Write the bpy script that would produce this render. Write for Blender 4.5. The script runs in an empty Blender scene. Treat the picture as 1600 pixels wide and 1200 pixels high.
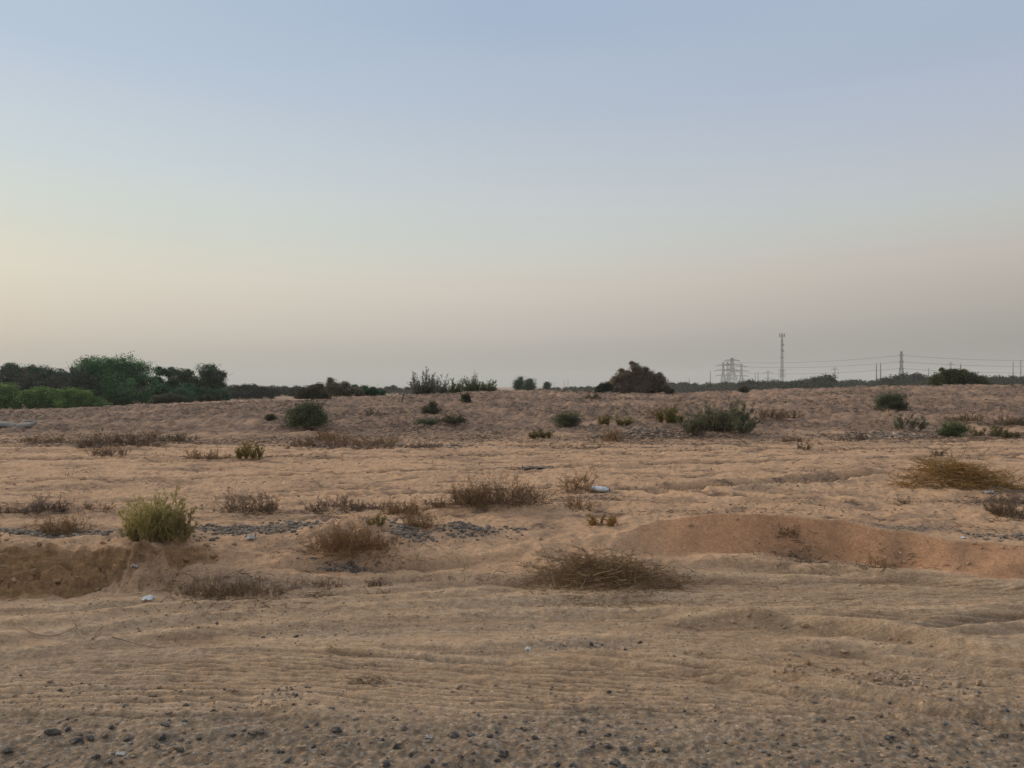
import bpy, math, random
import numpy as np
from mathutils import Vector

# ------------------------------------------------------------------ camera, sky, sun, exposure
scene = bpy.context.scene
COL = scene.collection
F = 1202.0            # focal length in pixels of the 1600 px wide photograph
EYE = 1.6             # eye height in metres
HZ = 604.0            # horizon row of the photograph

cam_d = bpy.data.cameras.new("camera")
cam_d.sensor_width = 36.0
cam_d.lens = 36.0 * F / 1600.0
cam_d.clip_start = 0.05
cam_d.clip_end = 12000.0
cam = bpy.data.objects.new("camera", cam_d)
COL.objects.link(cam)
cam.location = (0, 0, EYE)
cam.rotation_euler = (math.radians(90) + math.atan((HZ - 600.0) / F), 0, 0)
scene.camera = cam

scene.view_settings.view_transform = 'Standard'
scene.view_settings.look = 'None'
scene.view_settings.exposure = 0.0
scene.view_settings.gamma = 1.0
scene.cycles.max_bounces = 6
scene.cycles.diffuse_bounces = 3
scene.cycles.transparent_max_bounces = 8
scene.cycles.volume_bounces = 1
scene.cycles.use_denoising = True


def lin(c):
    out = []
    for v in c:
        v = v / 255.0
        out.append(v / 12.92 if v <= 0.04045 else ((v + 0.055) / 1.055) ** 2.4)
    return out


SUN_AZ = math.radians(-58)      # afterglow to the left of the view
SUN_EL = math.radians(20)

world = bpy.data.worlds.new("World")
scene.world = world
world.use_nodes = True
nt = world.node_tree
nt.nodes.clear()
N = nt.nodes.new
L = nt.links.new
tc = N("ShaderNodeTexCoord")
sep = N("ShaderNodeSeparateXYZ")
L(tc.outputs["Generated"], sep.inputs[0])


def wmath(op, a, b=None, clamp=False):
    n = N("ShaderNodeMath")
    n.operation = op
    n.use_clamp = clamp
    for i, v in enumerate((a, b)):
        if v is None:
            continue
        if isinstance(v, (int, float)):
            n.inputs[i].default_value = v
        else:
            L(v, n.inputs[i])
    return n.outputs[0]


def sky_ramp(stops):
    r = N("ShaderNodeValToRGB")
    r.color_ramp.interpolation = 'CARDINAL'
    els = r.color_ramp.elements
    while len(els) > 1:
        els.remove(els[-1])
    first = True
    for p, c in stops:
        if first:
            els[0].position = p
            e = els[0]
            first = False
        else:
            e = els.new(p)
        e.color = (*lin(c), 1)
    L(sep.outputs["Z"], r.inputs[0])
    return r.outputs[0]


left_r = sky_ramp([(0.0, (170, 172, 163)), (.017, (176, 177, 167)), (.058, (199, 194, 182)), (.12, (216, 212, 197)),
                   (.18, (210, 214, 203)), (.245, (201, 212, 214)), (.33, (189, 202, 216)), (.386, (178, 196, 214)),
                   (.6, (190, 198, 212)), (1.0, (200, 203, 210))])
mid_r = sky_ramp([(0.0, (150, 153, 148)), (.02, (156, 158, 152)), (.061, (182, 177, 171)), (.103, (199, 191, 183)),
                  (.143, (204, 200, 191)), (.18, (200, 203, 199)), (.245, (194, 201, 205)), (.319, (182, 193, 206)),
                  (.387, (173, 187, 206)), (.449, (164, 180, 204)), (.65, (186, 194, 210)), (1.0, (200, 203, 210))])
right_r = sky_ramp([(0.0, (122, 125, 120)), (.017, (128, 131, 126)), (.072, (155, 153, 147)), (.127, (182, 173, 166)),
                    (.16, (187, 183, 177)), (.206, (186, 191, 192)), (.27, (179, 187, 200)), (.33, (172, 183, 202)),
                    (.386, (166, 181, 202)), (.6, (186, 194, 210)), (1.0, (200, 203, 210))])
hx = wmath('DIVIDE', sep.outputs["X"], wmath('MAXIMUM', wmath('SQRT', wmath('SUBTRACT', 1.0, wmath('MULTIPLY', sep.outputs["Z"], sep.outputs["Z"]))), 0.05))


def wmix(fac, a, b):
    m = N("ShaderNodeMix")
    m.data_type = 'RGBA'
    L(fac, m.inputs[0])
    L(a, m.inputs[6])
    L(b, m.inputs[7])
    return m.outputs[2]


fl = wmath('DIVIDE', wmath('ADD', hx, 0.60), 0.60, True)
fr = wmath('DIVIDE', hx, 0.60, True)
sky_c = wmix(fr, wmix(fl, left_r, mid_r), right_r)
bg1 = N("ShaderNodeBackground")
L(sky_c, bg1.inputs[0])
bg1.inputs[1].default_value = 1.0
# after-sunset glow low on the left, outside the frame
vm = N("ShaderNodeVectorMath")
vm.operation = 'DOT_PRODUCT'
L(tc.outputs["Generated"], vm.inputs[0])
vm.inputs[1].default_value = (math.sin(math.radians(-88)), math.cos(math.radians(-88)), 0.06)
glow = wmath('POWER', wmath('MAXIMUM', vm.outputs["Value"], 0.0), 18.0)
bg2 = N("ShaderNodeBackground")
bg2.inputs[0].default_value = (1.0, 0.72, 0.45, 1)
L(wmath('MULTIPLY', glow, 0.9), bg2.inputs[1])
skyt = N("ShaderNodeTexSky")
skyt.sky_type = 'NISHITA'
skyt.sun_disc = False
skyt.sun_elevation = math.radians(2.0)
skyt.sun_rotation = SUN_AZ
skyt.dust_density = 2.0
bg3 = N("ShaderNodeBackground")
L(skyt.outputs[0], bg3.inputs[0])
bg3.inputs[1].default_value = 0.015
ad1 = N("ShaderNodeAddShader")
ad2 = N("ShaderNodeAddShader")
L(bg1.outputs[0], ad1.inputs[0])
L(bg2.outputs[0], ad1.inputs[1])
L(ad1.outputs[0], ad2.inputs[0])
L(bg3.outputs[0], ad2.inputs[1])
wo = N("ShaderNodeOutputWorld")
L(ad2.outputs[0], wo.inputs[0])

sun_d = bpy.data.lights.new("sun", 'SUN')
sun_d.energy = 2.1
sun_d.angle = math.radians(24)
sun_d.color = (1.0, 0.83, 0.64)
sun = bpy.data.objects.new("sun", sun_d)
COL.objects.link(sun)
sdir = Vector((math.sin(SUN_AZ) * math.cos(SUN_EL), math.cos(SUN_AZ) * math.cos(SUN_EL), math.sin(SUN_EL)))
sun.rotation_euler = sdir.to_track_quat('Z', 'Y').to_euler()


# ------------------------------------------------------------------ noise
def _hash(ix, iy, seed):
    h = (ix.astype(np.int64) * 374761393 + iy.astype(np.int64) * 668265263 + seed * 1442695041) & 0xFFFFFFFF
    h = ((h ^ (h >> 13)) * 1274126177) & 0xFFFFFFFF
    h = (h ^ (h >> 16)) & 0xFFFFFFFF
    return h.astype(np.float64) / 4294967295.0


def vnoise(x, y, seed=0):
    x = np.asarray(x, float)
    y = np.asarray(y, float)
    ix = np.floor(x)
    iy = np.floor(y)
    fx = x - ix
    fy = y - iy
    fx = fx * fx * fx * (fx * (fx * 6 - 15) + 10)
    fy = fy * fy * fy * (fy * (fy * 6 - 15) + 10)
    a = _hash(ix, iy, seed)
    b = _hash(ix + 1, iy, seed)
    c = _hash(ix, iy + 1, seed)
    d = _hash(ix + 1, iy + 1, seed)
    return (a * (1 - fx) + b * fx) * (1 - fy) + (c * (1 - fx) + d * fx) * fy - 0.5


def fbm(x, y, seed=0, octs=3, gain=0.5):
    s = 0
    a = 1.0
    for k in range(octs):
        ca, sa = math.cos(0.6 + k * 1.1), math.sin(0.6 + k * 1.1)
        f = 2.03 ** k
        s = s + a * vnoise((x * ca - y * sa) * f + 17.3 * k, (x * sa + y * ca) * f - 9.1 * k, seed + k)
        a *= gain
    return s


def sstep(a, b, x):
    t = np.clip((x - a) / (b - a), 0, 1)
    return t * t * (3 - 2 * t)


# ------------------------------------------------------------------ terrain: one height function of world x, y
def DY(y, z):
    return (EYE - z) * F / (y - HZ)


_cols = {  # px: edge, foot, top, behind, as (row, height)
    -300: ((950, 0), (935, .01), (850, .33), (835, .33)),
    0: ((945, 0), (935, .01), (852, .32), (835, .32)),
    100: ((943, 0), (930, .01), (856, .30), (838, .30)),
    200: ((940, 0), (920, .02), (860, .28), (840, .28)),
    300: ((936, 0), (888, .09), (861, .21), (842, .24)),
    400: ((930, 0), (890, .08), (862, .18), (842, .22)),
    600: ((920, 0), (880, .08), (860, .15), (835, .20)),
    800: ((915, 0), (880, .06), (855, .14), (830, .20)),
    950: ((905, 0), (865, .08), (840, .18), (818, .20)),
    1040: ((900, 0), (863, .07), (812, .29), (818, .20)),
    1100: ((895, 0), (864, .05), (803, .35), (812, .22)),
    1200: ((890, 0), (868, .03), (803, .37), (813, .22)),
    1300: ((890, 0), (874, .02), (811, .35), (820, .22)),
    1400: ((900, 0), (888, .01), (828, .29), (834, .20)),
    1500: ((910, 0), (899, .01), (845, .245), (850, .18)),
    1600: ((915, 0), (907, .01), (853, .225), (857, .17)),
    1900: ((920, 0), (912, .01), (860, .225), (864, .17)),
}
_crest = [(-400, 644), (0, 641), (100, 638), (200, 633), (300, 628), (350, 626), (450, 625), (520, 622), (600, 618),
          (700, 613.5), (760, 610), (850, 609), (950, 613), (1050, 613.5), (1100, 610.5), (1200, 608.5), (1300, 605),
          (1400, 602), (1500, 601), (1600, 600), (2000, 599)]
_kx = np.array(sorted(_cols))
_kD, _kz = [], []
for p in _kx:
    row = _cols[int(p)]
    yc = np.interp(p, [c[0] for c in _crest], [c[1] for c in _crest])
    zc = EYE - 48 * (yc - HZ) / F
    kd = [0.0, 3.0] + [DY(y, z) for y, z in row]
    kz = [0.0, 0.0] + [z for y, z in row]
    kd += [DY(700, .22), DY(685, .23), 26, 32, 38, 44, 48, 53, 60, 88, 140, 4000]
    b = .23
    kz += [.22, .23, b + (zc - b) * .25, b + (zc - b) * .53, b + (zc - b) * .78, b + (zc - b) * .95, zc, zc - .12, zc - .5, -.9, -.95, -.95]
    _kD.append(kd)
    _kz.append(kz)
_kD = np.array(_kD)
_kz = np.array(_kz)
_cy = np.array([c[1] for c in _crest])
_cp = np.array([c[0] for c in _crest])


def macro(px, D):
    """px (n,), D (n,) or (n,m) -> macro height"""
    px = np.clip(px, _kx[0], _kx[-1])
    D = np.asarray(D, float)
    one = D.ndim == 1
    if one:
        D = D[:, None]
    out = np.empty(D.shape)
    i = np.clip(np.searchsorted(_kx, px) - 1, 0, len(_kx) - 2)
    t = (px - _kx[i]) / (_kx[i + 1] - _kx[i])
    t = t * t * (3 - 2 * t)
    kd = _kD[i] * (1 - t)[:, None] + _kD[i + 1] * t[:, None]
    kz = _kz[i] * (1 - t)[:, None] + _kz[i + 1] * t[:, None]
    yc = np.interp(px, _cp, _cy)
    zc = EYE - 48 * (yc - HZ) / F
    b = .23
    zc = zc - .10
    for k, v in ((8, .25), (9, .53), (10, .78), (11, .95), (12, 1.0)):
        kz[:, k] = b + (zc - b) * v
    kz[:, 13] = zc - .12
    kz[:, 14] = zc - .5
    for j in range(len(px)):
        out[j] = np.interp(D[j], kd[j], kz[j])
    return (out[:, 0] if one else out), kd


# shallow ruts and ridges, authored as ground lines: (points, kind, width m, amplitude m)
_lines_px = [
    ([(-150, 1012), (0, 1003), (120, 985), (260, 968), (400, 958), (620, 948), (800, 938), (1000, 934), (1200, 938)], 'r', .16, .022),
    ([(-150, 985), (0, 977), (160, 968), (330, 952), (500, 942), (700, 930), (850, 922)], 'r', .12, .018),
    ([(-150, 1030), (0, 1018), (150, 1000), (320, 985), (500, 970), (700, 958), (900, 952), (1150, 955), (1400, 958), (1700, 952)], 'r', .14, .014),
    ([(250, 1030), (420, 1024), (600, 1040), (800, 1052), (1000, 1058), (1150, 1070), (1300, 1086), (1450, 1112), (1700, 1150)], 'b', .10, .011),
    ([(700, 1040), (900, 1048), (1100, 1058), (1300, 1076), (1500, 1100), (1700, 1130)], 'b', .08, .009),
    ([(900, 1015), (1060, 1032), (1200, 1045), (1400, 1060), (1700, 1080)], 'b', .09, .007),
    ([(1000, 975), (1120, 965), (1250, 974), (1330, 981), (1420, 994), (1520, 1012), (1700, 1030)], 'r', .13, .030),
    ([(1180, 1010), (1330, 1010), (1440, 1015), (1530, 1028), (1700, 1045)], 'r', .10, .016),
    ([(1390, 990), (1480, 976), (1600, 960), (1750, 945)], 'g', .14, .022),
    ([(1440, 1000), (1540, 990), (1700, 975)], 'g', .12, .015),
    ([(1050, 938), (1200, 934), (1400, 932), (1700, 928)], 'b', .07, .010),
    ([(1050, 948), (1200, 945), (1400, 943), (1700, 938)], 'b', .07, .009),
    ([(1100, 918), (1260, 912), (1450, 914), (1700, 918)], 'b', .07, .008),
    ([(380, 905), (520, 895), (700, 890), (840, 880)], 'r', .10, .018),
    ([(400, 918), (560, 910), (760, 905), (900, 925)], 'r', .08, .014),
    ([(1040, 885), (1150, 880), (1280, 892), (1450, 905), (1700, 925)], 'r', .12, .022),
    ([(-150, 1090), (0, 1085), (200, 1080), (400, 1078), (600, 1090), (800, 1098), (1000, 1110)], 'b', .12, .007),
    ([(-100, 1118), (100, 1115), (300, 1120), (520, 1105)], 'g', .05, .010),
    ([(380, 1075), (420, 1095), (470, 1110), (540, 1115), (600, 1100)], 'r', .12, .022),
    ([(880, 1130), (980, 1118), (1060, 1125)], 'g', .03, .008),
    ([(-150, 958), (0, 955), (200, 945), (420, 934), (650, 918), (850, 908), (1050, 905), (1300, 903), (1700, 900)], 'r', .10, .012),
    ([(300, 1000), (500, 1008), (700, 1012), (900, 1000), (1060, 985)], 'r', .09, .010),
    ([(-150, 1050), (100, 1040), (350, 1042), (600, 1060), (850, 1075), (1100, 1092), (1350, 1118), (1600, 1160)], 'b', .09, .010),
    ([(-150, 1070), (150, 1062), (400, 1062), (650, 1078), (900, 1092), (1150, 1110)], 'b', .08, .008),
    ([(1150, 1060), (1300, 1078), (1450, 1100), (1600, 1130), (1700, 1150)], 'r', .10, .016),
    ([(1250, 958), (1400, 968), (1550, 966), (1700, 958)], 'b', .09, .012),
    ([(820, 1020), (960, 1036), (1100, 1056), (1250, 1082), (1420, 1118), (1620, 1168)], 'r', .045, .012),
    ([(860, 1012), (1010, 1028), (1160, 1048), (1320, 1076), (1480, 1108), (1700, 1158)], 'r', .045, .012),
    ([(1000, 1012), (1130, 1028), (1270, 1048), (1430, 1076), (1600, 1110), (1700, 1132)], 'g', .06, .010),
    ([(1180, 1000), (1330, 1016), (1480, 1040), (1600, 1062), (1700, 1082)], 'r', .05, .014),
    ([(250, 1016), (420, 1012), (600, 1020), (800, 1036), (960, 1048)], 'r', .045, .010),
    ([(1220, 990), (1380, 1002), (1520, 1024), (1640, 1048)], 'g', .06, .012),
    # mid ground wheel tracks across the sand
    ([(-100, 768), (100, 755), (300, 750), (500, 742), (720, 735), (900, 728), (1150, 722), (1500, 712), (1700, 708)], 't', .26, .035),
    ([(-100, 722), (100, 720), (300, 718), (520, 716), (760, 712), (1000, 705), (1300, 703), (1700, 700)], 't', .30, .045),
    ([(1000, 768), (1120, 762), (1220, 754), (1320, 746), (1420, 738)], 't', .34, .075),
    ([(150, 790), (420, 776), (640, 768), (900, 758), (1150, 776), (1400, 790)], 't', .20, .025),
    ([(500, 705), (700, 700), (900, 697), (1200, 694), (1600, 691)], 't', .30, .045),
    ([(-50, 698), (150, 700), (350, 702), (500, 703)], 't', .3, .05),
]


def px2xy(px, py, z=0.0):
    D = (EYE - z) * F / (py - HZ)
    return (px - 800) / F * D, D


def _seg_field(X, Y, pts):
    """nearest distance to a polyline, signed side, arc length"""
    best = np.full(X.shape, 1e9)
    sgn = np.zeros(X.shape)
    arc = np.zeros(X.shape)
    acc = 0.0
    for (x0, y0), (x1, y1) in zip(pts[:-1], pts[1:]):
        dx, dy = x1 - x0, y1 - y0
        l = math.hypot(dx, dy)
        t = np.clip(((X - x0) * dx + (Y - y0) * dy) / (l * l), 0, 1)
        ex = X - (x0 + dx * t)
        ey = Y - (y0 + dy * t)
        d = np.hypot(ex, ey)
        m = d < best
        best = np.where(m, d, best)
        s = (dx * ey - dy * ex) / l
        sgn = np.where(m, s, sgn)
        arc = np.where(m, acc + l * t, arc)
        acc += l
    return best, sgn, arc


def _smooth(pts):
    for _ in range(2):
        q = [pts[0]]
        for a, b in zip(pts[:-1], pts[1:]):
            q += [(a[0] * .75 + b[0] * .25, a[1] * .75 + b[1] * .25), (a[0] * .25 + b[0] * .75, a[1] * .25 + b[1] * .75)]
        q.append(pts[-1])
        pts = q
    return pts


_lines = []
for _p, _k, _w, _a in _lines_px:
    zz = 0.0 if _p[0][1] > 870 else .22
    _lines.append((_smooth([px2xy(a, b, zz) for a, b in _p]), _k, _w, _a))

# low rises and hollows on the plain: (px, py, z, rx, ry, amplitude)
_bumps = []
for (a, b, z, rx, ry, am) in [
    (565, 850, .12, .75, .35, .13), (355, 905, .05, .75, .22, .07), (960, 890, .03, .8, .3, .07), (250, 840, .27, .6, .3, .05),
    (780, 795, .2, .7, .25, .08), (1500, 765, .22, .9, .4, .05), (720, 833, .19, .3, .2, .05),
    (1010, 683, .23, .9, .5, .16), (1370, 683, .23, .9, .5, .08), (1165, 968, 0, .22, .12, .05), (580, 690, .23, 1.6, .5, .10),
    (200, 700, .22, 1.6, .5, .06), (100, 990, 0, .35, .10, -.03), (1580, 690, .23, 1.6, .6, .1), (620, 790, .22, .6, .2, .05),
    (70, 795, .3, .8, .25, .06), (400, 797, .22, .5, .2, .05), (1120, 683, .23, 2.0, .6, .08)]:
    x, y = px2xy(a, b, z)
    _bumps.append((x, y, rx, ry, am))


def height(X, Y):
    """world height, arrays of any equal shape (n,) or (n,m) where rows share a bearing"""
    one = X.ndim == 1
    R = np.hypot(X, Y)
    az = np.arctan2(X, Y)
    azc = np.clip(az, -math.radians(40), math.radians(40))
    D = R * np.cos(azc)
    px = 800 + F * np.tan(azc)
    pc = px if one else px[:, 1]
    left = 1 - sstep(300, 360, px)
    # ragged edges on the eroded left bank: the profile is pushed in and out along the bank
    nearb = (D > 5.2) & (D < 7.5)
    blk = np.floor(X * 3.2 + .7 * fbm(X * 1.5, Y * 6, 90, 2)) 
    w = np.where(nearb, left * (0.20 * fbm(X * 2.4, Y * 1.0, 91, 3) + .13 * (_hash(blk, blk * 0, 93) - .5) + 0.10 * np.abs(fbm(X * 7.0, Y * 5.0, 94, 2)) + 0.05 * fbm(X * 22, Y * 14, 97, 2)), 0)
    w = w + np.where(nearb, (1 - left) * 0.03 * fbm(X * 2.0, Y * 0.7, 95, 2), 0)
    H, kd = macro(pc, D + w)
    ft = kd[:, 3]
    tp = kd[:, 4]
    ed = kd[:, 2]
    if not one:
        ft, tp, ed = ft[:, None], tp[:, None], ed[:, None]
    # strata ledges of the left bank
    onbank = left * sstep(-.05, .02, D - ft) * (1 - sstep(-.02, .08, D - tp))
    lay = 0.062
    q = (H + 0.035 * fbm(X * 2.2, Y * .5, 61, 2)) / lay
    led = (np.floor(q) + sstep(.15, .55, q - np.floor(q)) - q) * lay
    H = H + onbank * (led * 1.1 + .05 * fbm(X * 10, Y * 12, 98, 3))
    H = H + left * sstep(-.25, 0, D - ft) * (1 - sstep(.1, .5, D - tp)) * .05 * fbm(X * 5, Y * 7, 99, 3)
    road = 1 - sstep(-.1, .5, D - ed)
    road = np.where(px > 980, np.minimum(road, 1 - sstep(-.12, .02, D - ft) * sstep(980, 1060, px)), road)
    face = sstep(950, 1060, px + 60 * fbm(X * 2, Y * 2, 96, 2)) * sstep(-.06, .02, D - ft) * (1 - sstep(-.02, .02, D - tp))
    field = sstep(.05, .8, D - tp)
    dune = sstep(19, 24, D)
    far = 1 - sstep(70, 100, D)
    # road: streaks along the direction of travel plus small lumps
    st = X * 0.05
    wy_ = Y + st + .10 * fbm(X * .5, Y * .8, 4, 2)
    r_ = 0.016 * fbm(X * .30, wy_ * 3.2, 3, 2) + 0.008 * fbm(X * .7, wy_ * 10, 5, 2) + 0.009 * fbm(X * 1.6, wy_ * 26, 6, 1) \
        + 0.018 * fbm(X * 6, Y * 9, 7, 2) + 0.010 * fbm(X * 20, Y * 30, 9, 2)
    H = H + road * r_ * .8
    # shoulder of gravel close to the camera
    sh = 1 - sstep(3.4, 4.1, D)
    H = H + sh * (0.015 * fbm(X * 9, Y * 11, 13, 2) + .012 * fbm(X * 34, Y * 36, 15, 1))
    trans = (1 - road) * (1 - field) * (1 - face) * np.where((px > 1000) & (D > tp), .35, 1.0)
    H = H + trans * (0.045 * fbm(X * 2.4, Y * 3.4, 21, 2) + 0.034 * fbm(X * 9, Y * 11, 23, 2))
    H = H + face * (0.007 * fbm(X * 6, Y * 6, 27, 2))
    fl_ = field * (1 - dune)
    nf = fbm(X * 2.6, Y * 3.6, 33, 2)
    H = H + fl_ * (0.035 * fbm(X * .9, Y * 1.3, 31, 2) + 0.038 * nf + 0.024 * fbm(X * 8, Y * 9, 35, 2) + .012 * fbm(X * 24, Y * 26, 37, 1))
    n1 = fbm(X * 1.5, Y * 1.3, 43, 2)
    n2 = fbm(X * 2.6 + 3, Y * 1.9, 45, 2)
    lumps = 0.22 * np.maximum(n2, -.05) + .05 * fbm(X * 7, Y * 5, 47, 1)
    H = H + dune * far * (0.20 * fbm(X * .16, Y * .16, 41, 2) * sstep(24, 34, D) * (1 - sstep(40, 46, D)) + 0.10 * n1 + lumps)
    wx = X + 0.015 * fbm(X * 3, Y * 3, 71, 2)
    wy = Y + 0.028 * fbm(X * 1.3, Y * 1.3, 73, 2)
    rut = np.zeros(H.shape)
    for pts, kind, wd, am in _lines:
        am = am * (1.9 if kind in 'rg' else (.8 if kind == 'b' else 1.3))
        xs = [p[0] for p in pts]
        ys = [p[1] for p in pts]
        m = (X > min(xs) - wd * 4) & (X < max(xs) + wd * 4) & (Y > min(ys) - wd * 4) & (Y < max(ys) + wd * 4)
        if not m.any():
            continue
        d, s, arc = _seg_field(wx[m], wy[m], pts)
        amp = am * (0.65 + 0.7 * vnoise(arc * 1.3, arc * 0, 55) + .35)
        if kind == 'r':      # one-sided ridge: steep towards the camera
            v = amp * np.exp(-np.where(s > 0, (s / (wd * 1.6)) ** 2, (s / (wd * .45)) ** 2)) - amp * .55 * np.exp(-((s + wd * 1.1) / (wd * .8)) ** 2)
        elif kind == 'g':
            v = -amp * np.exp(-(d / (wd * .6)) ** 2) + .5 * amp * np.exp(-((d - wd) / (wd * .4)) ** 2)
        elif kind == 'b':    # bundle of fine tyre grooves
            v = amp * np.cos(s / wd * 2 * math.pi * 1.8) * np.exp(-(d / (wd * 1.8)) ** 2)
        else:                # tyre track with scalloped tread in soft sand
            u = d / wd
            v = amp * (-.8 * np.exp(-(u / .75) ** 4) + .55 * np.exp(-((u - 1.15) / .3) ** 2))
            v = v + amp * 1.1 * ((1 - np.abs(np.sin((arc + .6 * s * s / wd) / .26 * math.pi))) ** 1.6 - .3) * np.exp(-(u / .9) ** 4)
        tot = sum(math.hypot(b_[0] - a_[0], b_[1] - a_[1]) for a_, b_ in zip(pts[:-1], pts[1:]))
        ends = sstep(0, .5, arc) * sstep(0, .5, tot - arc)
        v = v * ends
        Hm = H[m]
        H[m] = Hm + v
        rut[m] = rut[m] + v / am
    for x, y, rx, ry, am in _bumps:
        m = (np.abs(X - x) < rx * 2.6) & (np.abs(Y - y) < ry * 2.6)
        if m.any():
            u = ((X[m] - x) / rx) ** 2 + ((Y[m] - y) / ry) ** 2
            H[m] = H[m] + am * np.exp(-u * 1.2) * (1 + .5 * fbm(X[m] * 8, Y[m] * 8, 83, 2))
    return H, dict(road=road, face=face, field=field, dune=dune, left=onbank, trans=trans, D=D, px=px, n1=n1, n2=n2, nf=nf, sh=sh, rut=rut)


def H1(x, y):
    return float(height(np.array([float(x)]), np.array([float(y)]))[0][0])


def ground_at(px, py):
    """first point of the terrain on the ray through a photo pixel"""
    Ds = np.geomspace(2.2, 64, 900)
    X = (px - 800) / F * Ds
    Hh = height(X.copy(), Ds.copy())[0]
    zr = EYE - (py - HZ) / F * Ds
    k = np.argmax(Hh >= zr)
    if not (Hh >= zr).any():
        k = len(Ds) - 1
    return float(X[k]), float(Ds[k]), float(Hh[k])


# ------------------------------------------------------------------ materials
def new_mat(name):
    m = bpy.data.materials.new(name)
    m.use_nodes = True
    t = m.node_tree
    b = t.nodes["Principled BSDF"]
    return m, t, b


def simple_mat(name, c, rough=.8, noise=.0, scale=8.0, metal=0.0, bump=0.0):
    m, t, b = new_mat(name)
    b.inputs["Roughness"].default_value = rough
    b.inputs["Metallic"].default_value = metal
    b.inputs["Specular IOR Level"].default_value = .3
    if noise <= 0:
        b.inputs["Base Color"].default_value = (*c, 1)
        return m
    tcn = t.nodes.new("ShaderNodeTexCoord")
    n = t.nodes.new("ShaderNodeTexNoise")
    n.inputs["Scale"].default_value = scale
    n.inputs["Detail"].default_value = 6
    t.links.new(tcn.outputs["Object"], n.inputs["Vector"])
    r = t.nodes.new("ShaderNodeValToRGB")
    r.color_ramp.elements[0].position = .3
    r.color_ramp.elements[1].position = .7
    r.color_ramp.elements[0].color = (*[v * (1 - noise) for v in c], 1)
    r.color_ramp.elements[1].color = (*[min(1, v * (1 + noise)) for v in c], 1)
    t.links.new(n.outputs[0], r.inputs[0])
    t.links.new(r.outputs[0], b.inputs["Base Color"])
    if bump > 0:
        bn = t.nodes.new("ShaderNodeBump")
        bn.inputs["Strength"].default_value = bump
        bn.inputs["Distance"].default_value = .02
        t.links.new(n.outputs[0], bn.inputs["Height"])
        t.links.new(bn.outputs[0], b.inputs["Normal"])
    return m


def attr_mat(name, rough=.85, translucent=0.0, spec=.2):
    m, t, b = new_mat(name)
    a = t.nodes.new("ShaderNodeAttribute")
    a.attribute_name = "tint"
    t.links.new(a.outputs["Color"], b.inputs["Base Color"])
    b.inputs["Roughness"].default_value = rough
    b.inputs["Specular IOR Level"].default_value = spec
    if translucent > 0:
        tr = t.nodes.new("ShaderNodeBsdfTranslucent")
        t.links.new(a.outputs["Color"], tr.inputs[0])
        mx = t.nodes.new("ShaderNodeMixShader")
        mx.inputs[0].default_value = translucent
        t.links.new(b.outputs[0], mx.inputs[1])
        t.links.new(tr.outputs[0], mx.inputs[2])
        t.links.new(mx.outputs[0], t.nodes["Material Output"].inputs[0])
    return m


M_LEAF = attr_mat("leaf", .8, .35)
M_TWIG = attr_mat("twig", .9)
M_STONE = attr_mat("stone", .9)
_t = M_STONE.node_tree
_n = _t.nodes.new("ShaderNodeTexNoise")
_n.inputs["Scale"].default_value = 60
_n.inputs["Detail"].default_value = 6
_tc = _t.nodes.new("ShaderNodeNewGeometry")
_t.links.new(_tc.outputs["Position"], _n.inputs["Vector"])
_r = _t.nodes.new("ShaderNodeValToRGB")
_r.color_ramp.elements[0].position, _r.color_ramp.elements[0].color = .48, (.02, .02, .02, 1)
_r.color_ramp.elements[1].position, _r.color_ramp.elements[1].color = .68, (.45, .45, .45, 1)
_t.links.new(_n.outputs[0], _r.inputs[0])
_m = _t.nodes.new("ShaderNodeMix")
_m.data_type = 'RGBA'
_t.links.new(_r.outputs[0], _m.inputs[0])
_t.links.new(_t.nodes["Attribute"].outputs["Color"], _m.inputs[6])
_m.inputs[7].default_value = (.46, .33, .22, 1)
_t.links.new(_m.outputs[2], _t.nodes["Principled BSDF"].inputs["Base Color"])
M_STEEL = simple_mat("galvanised steel", (.05, .052, .055), .6, .15, 2.0, .3)
M_WIRE = simple_mat("conductor", (.05, .05, .053), .6)


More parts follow.
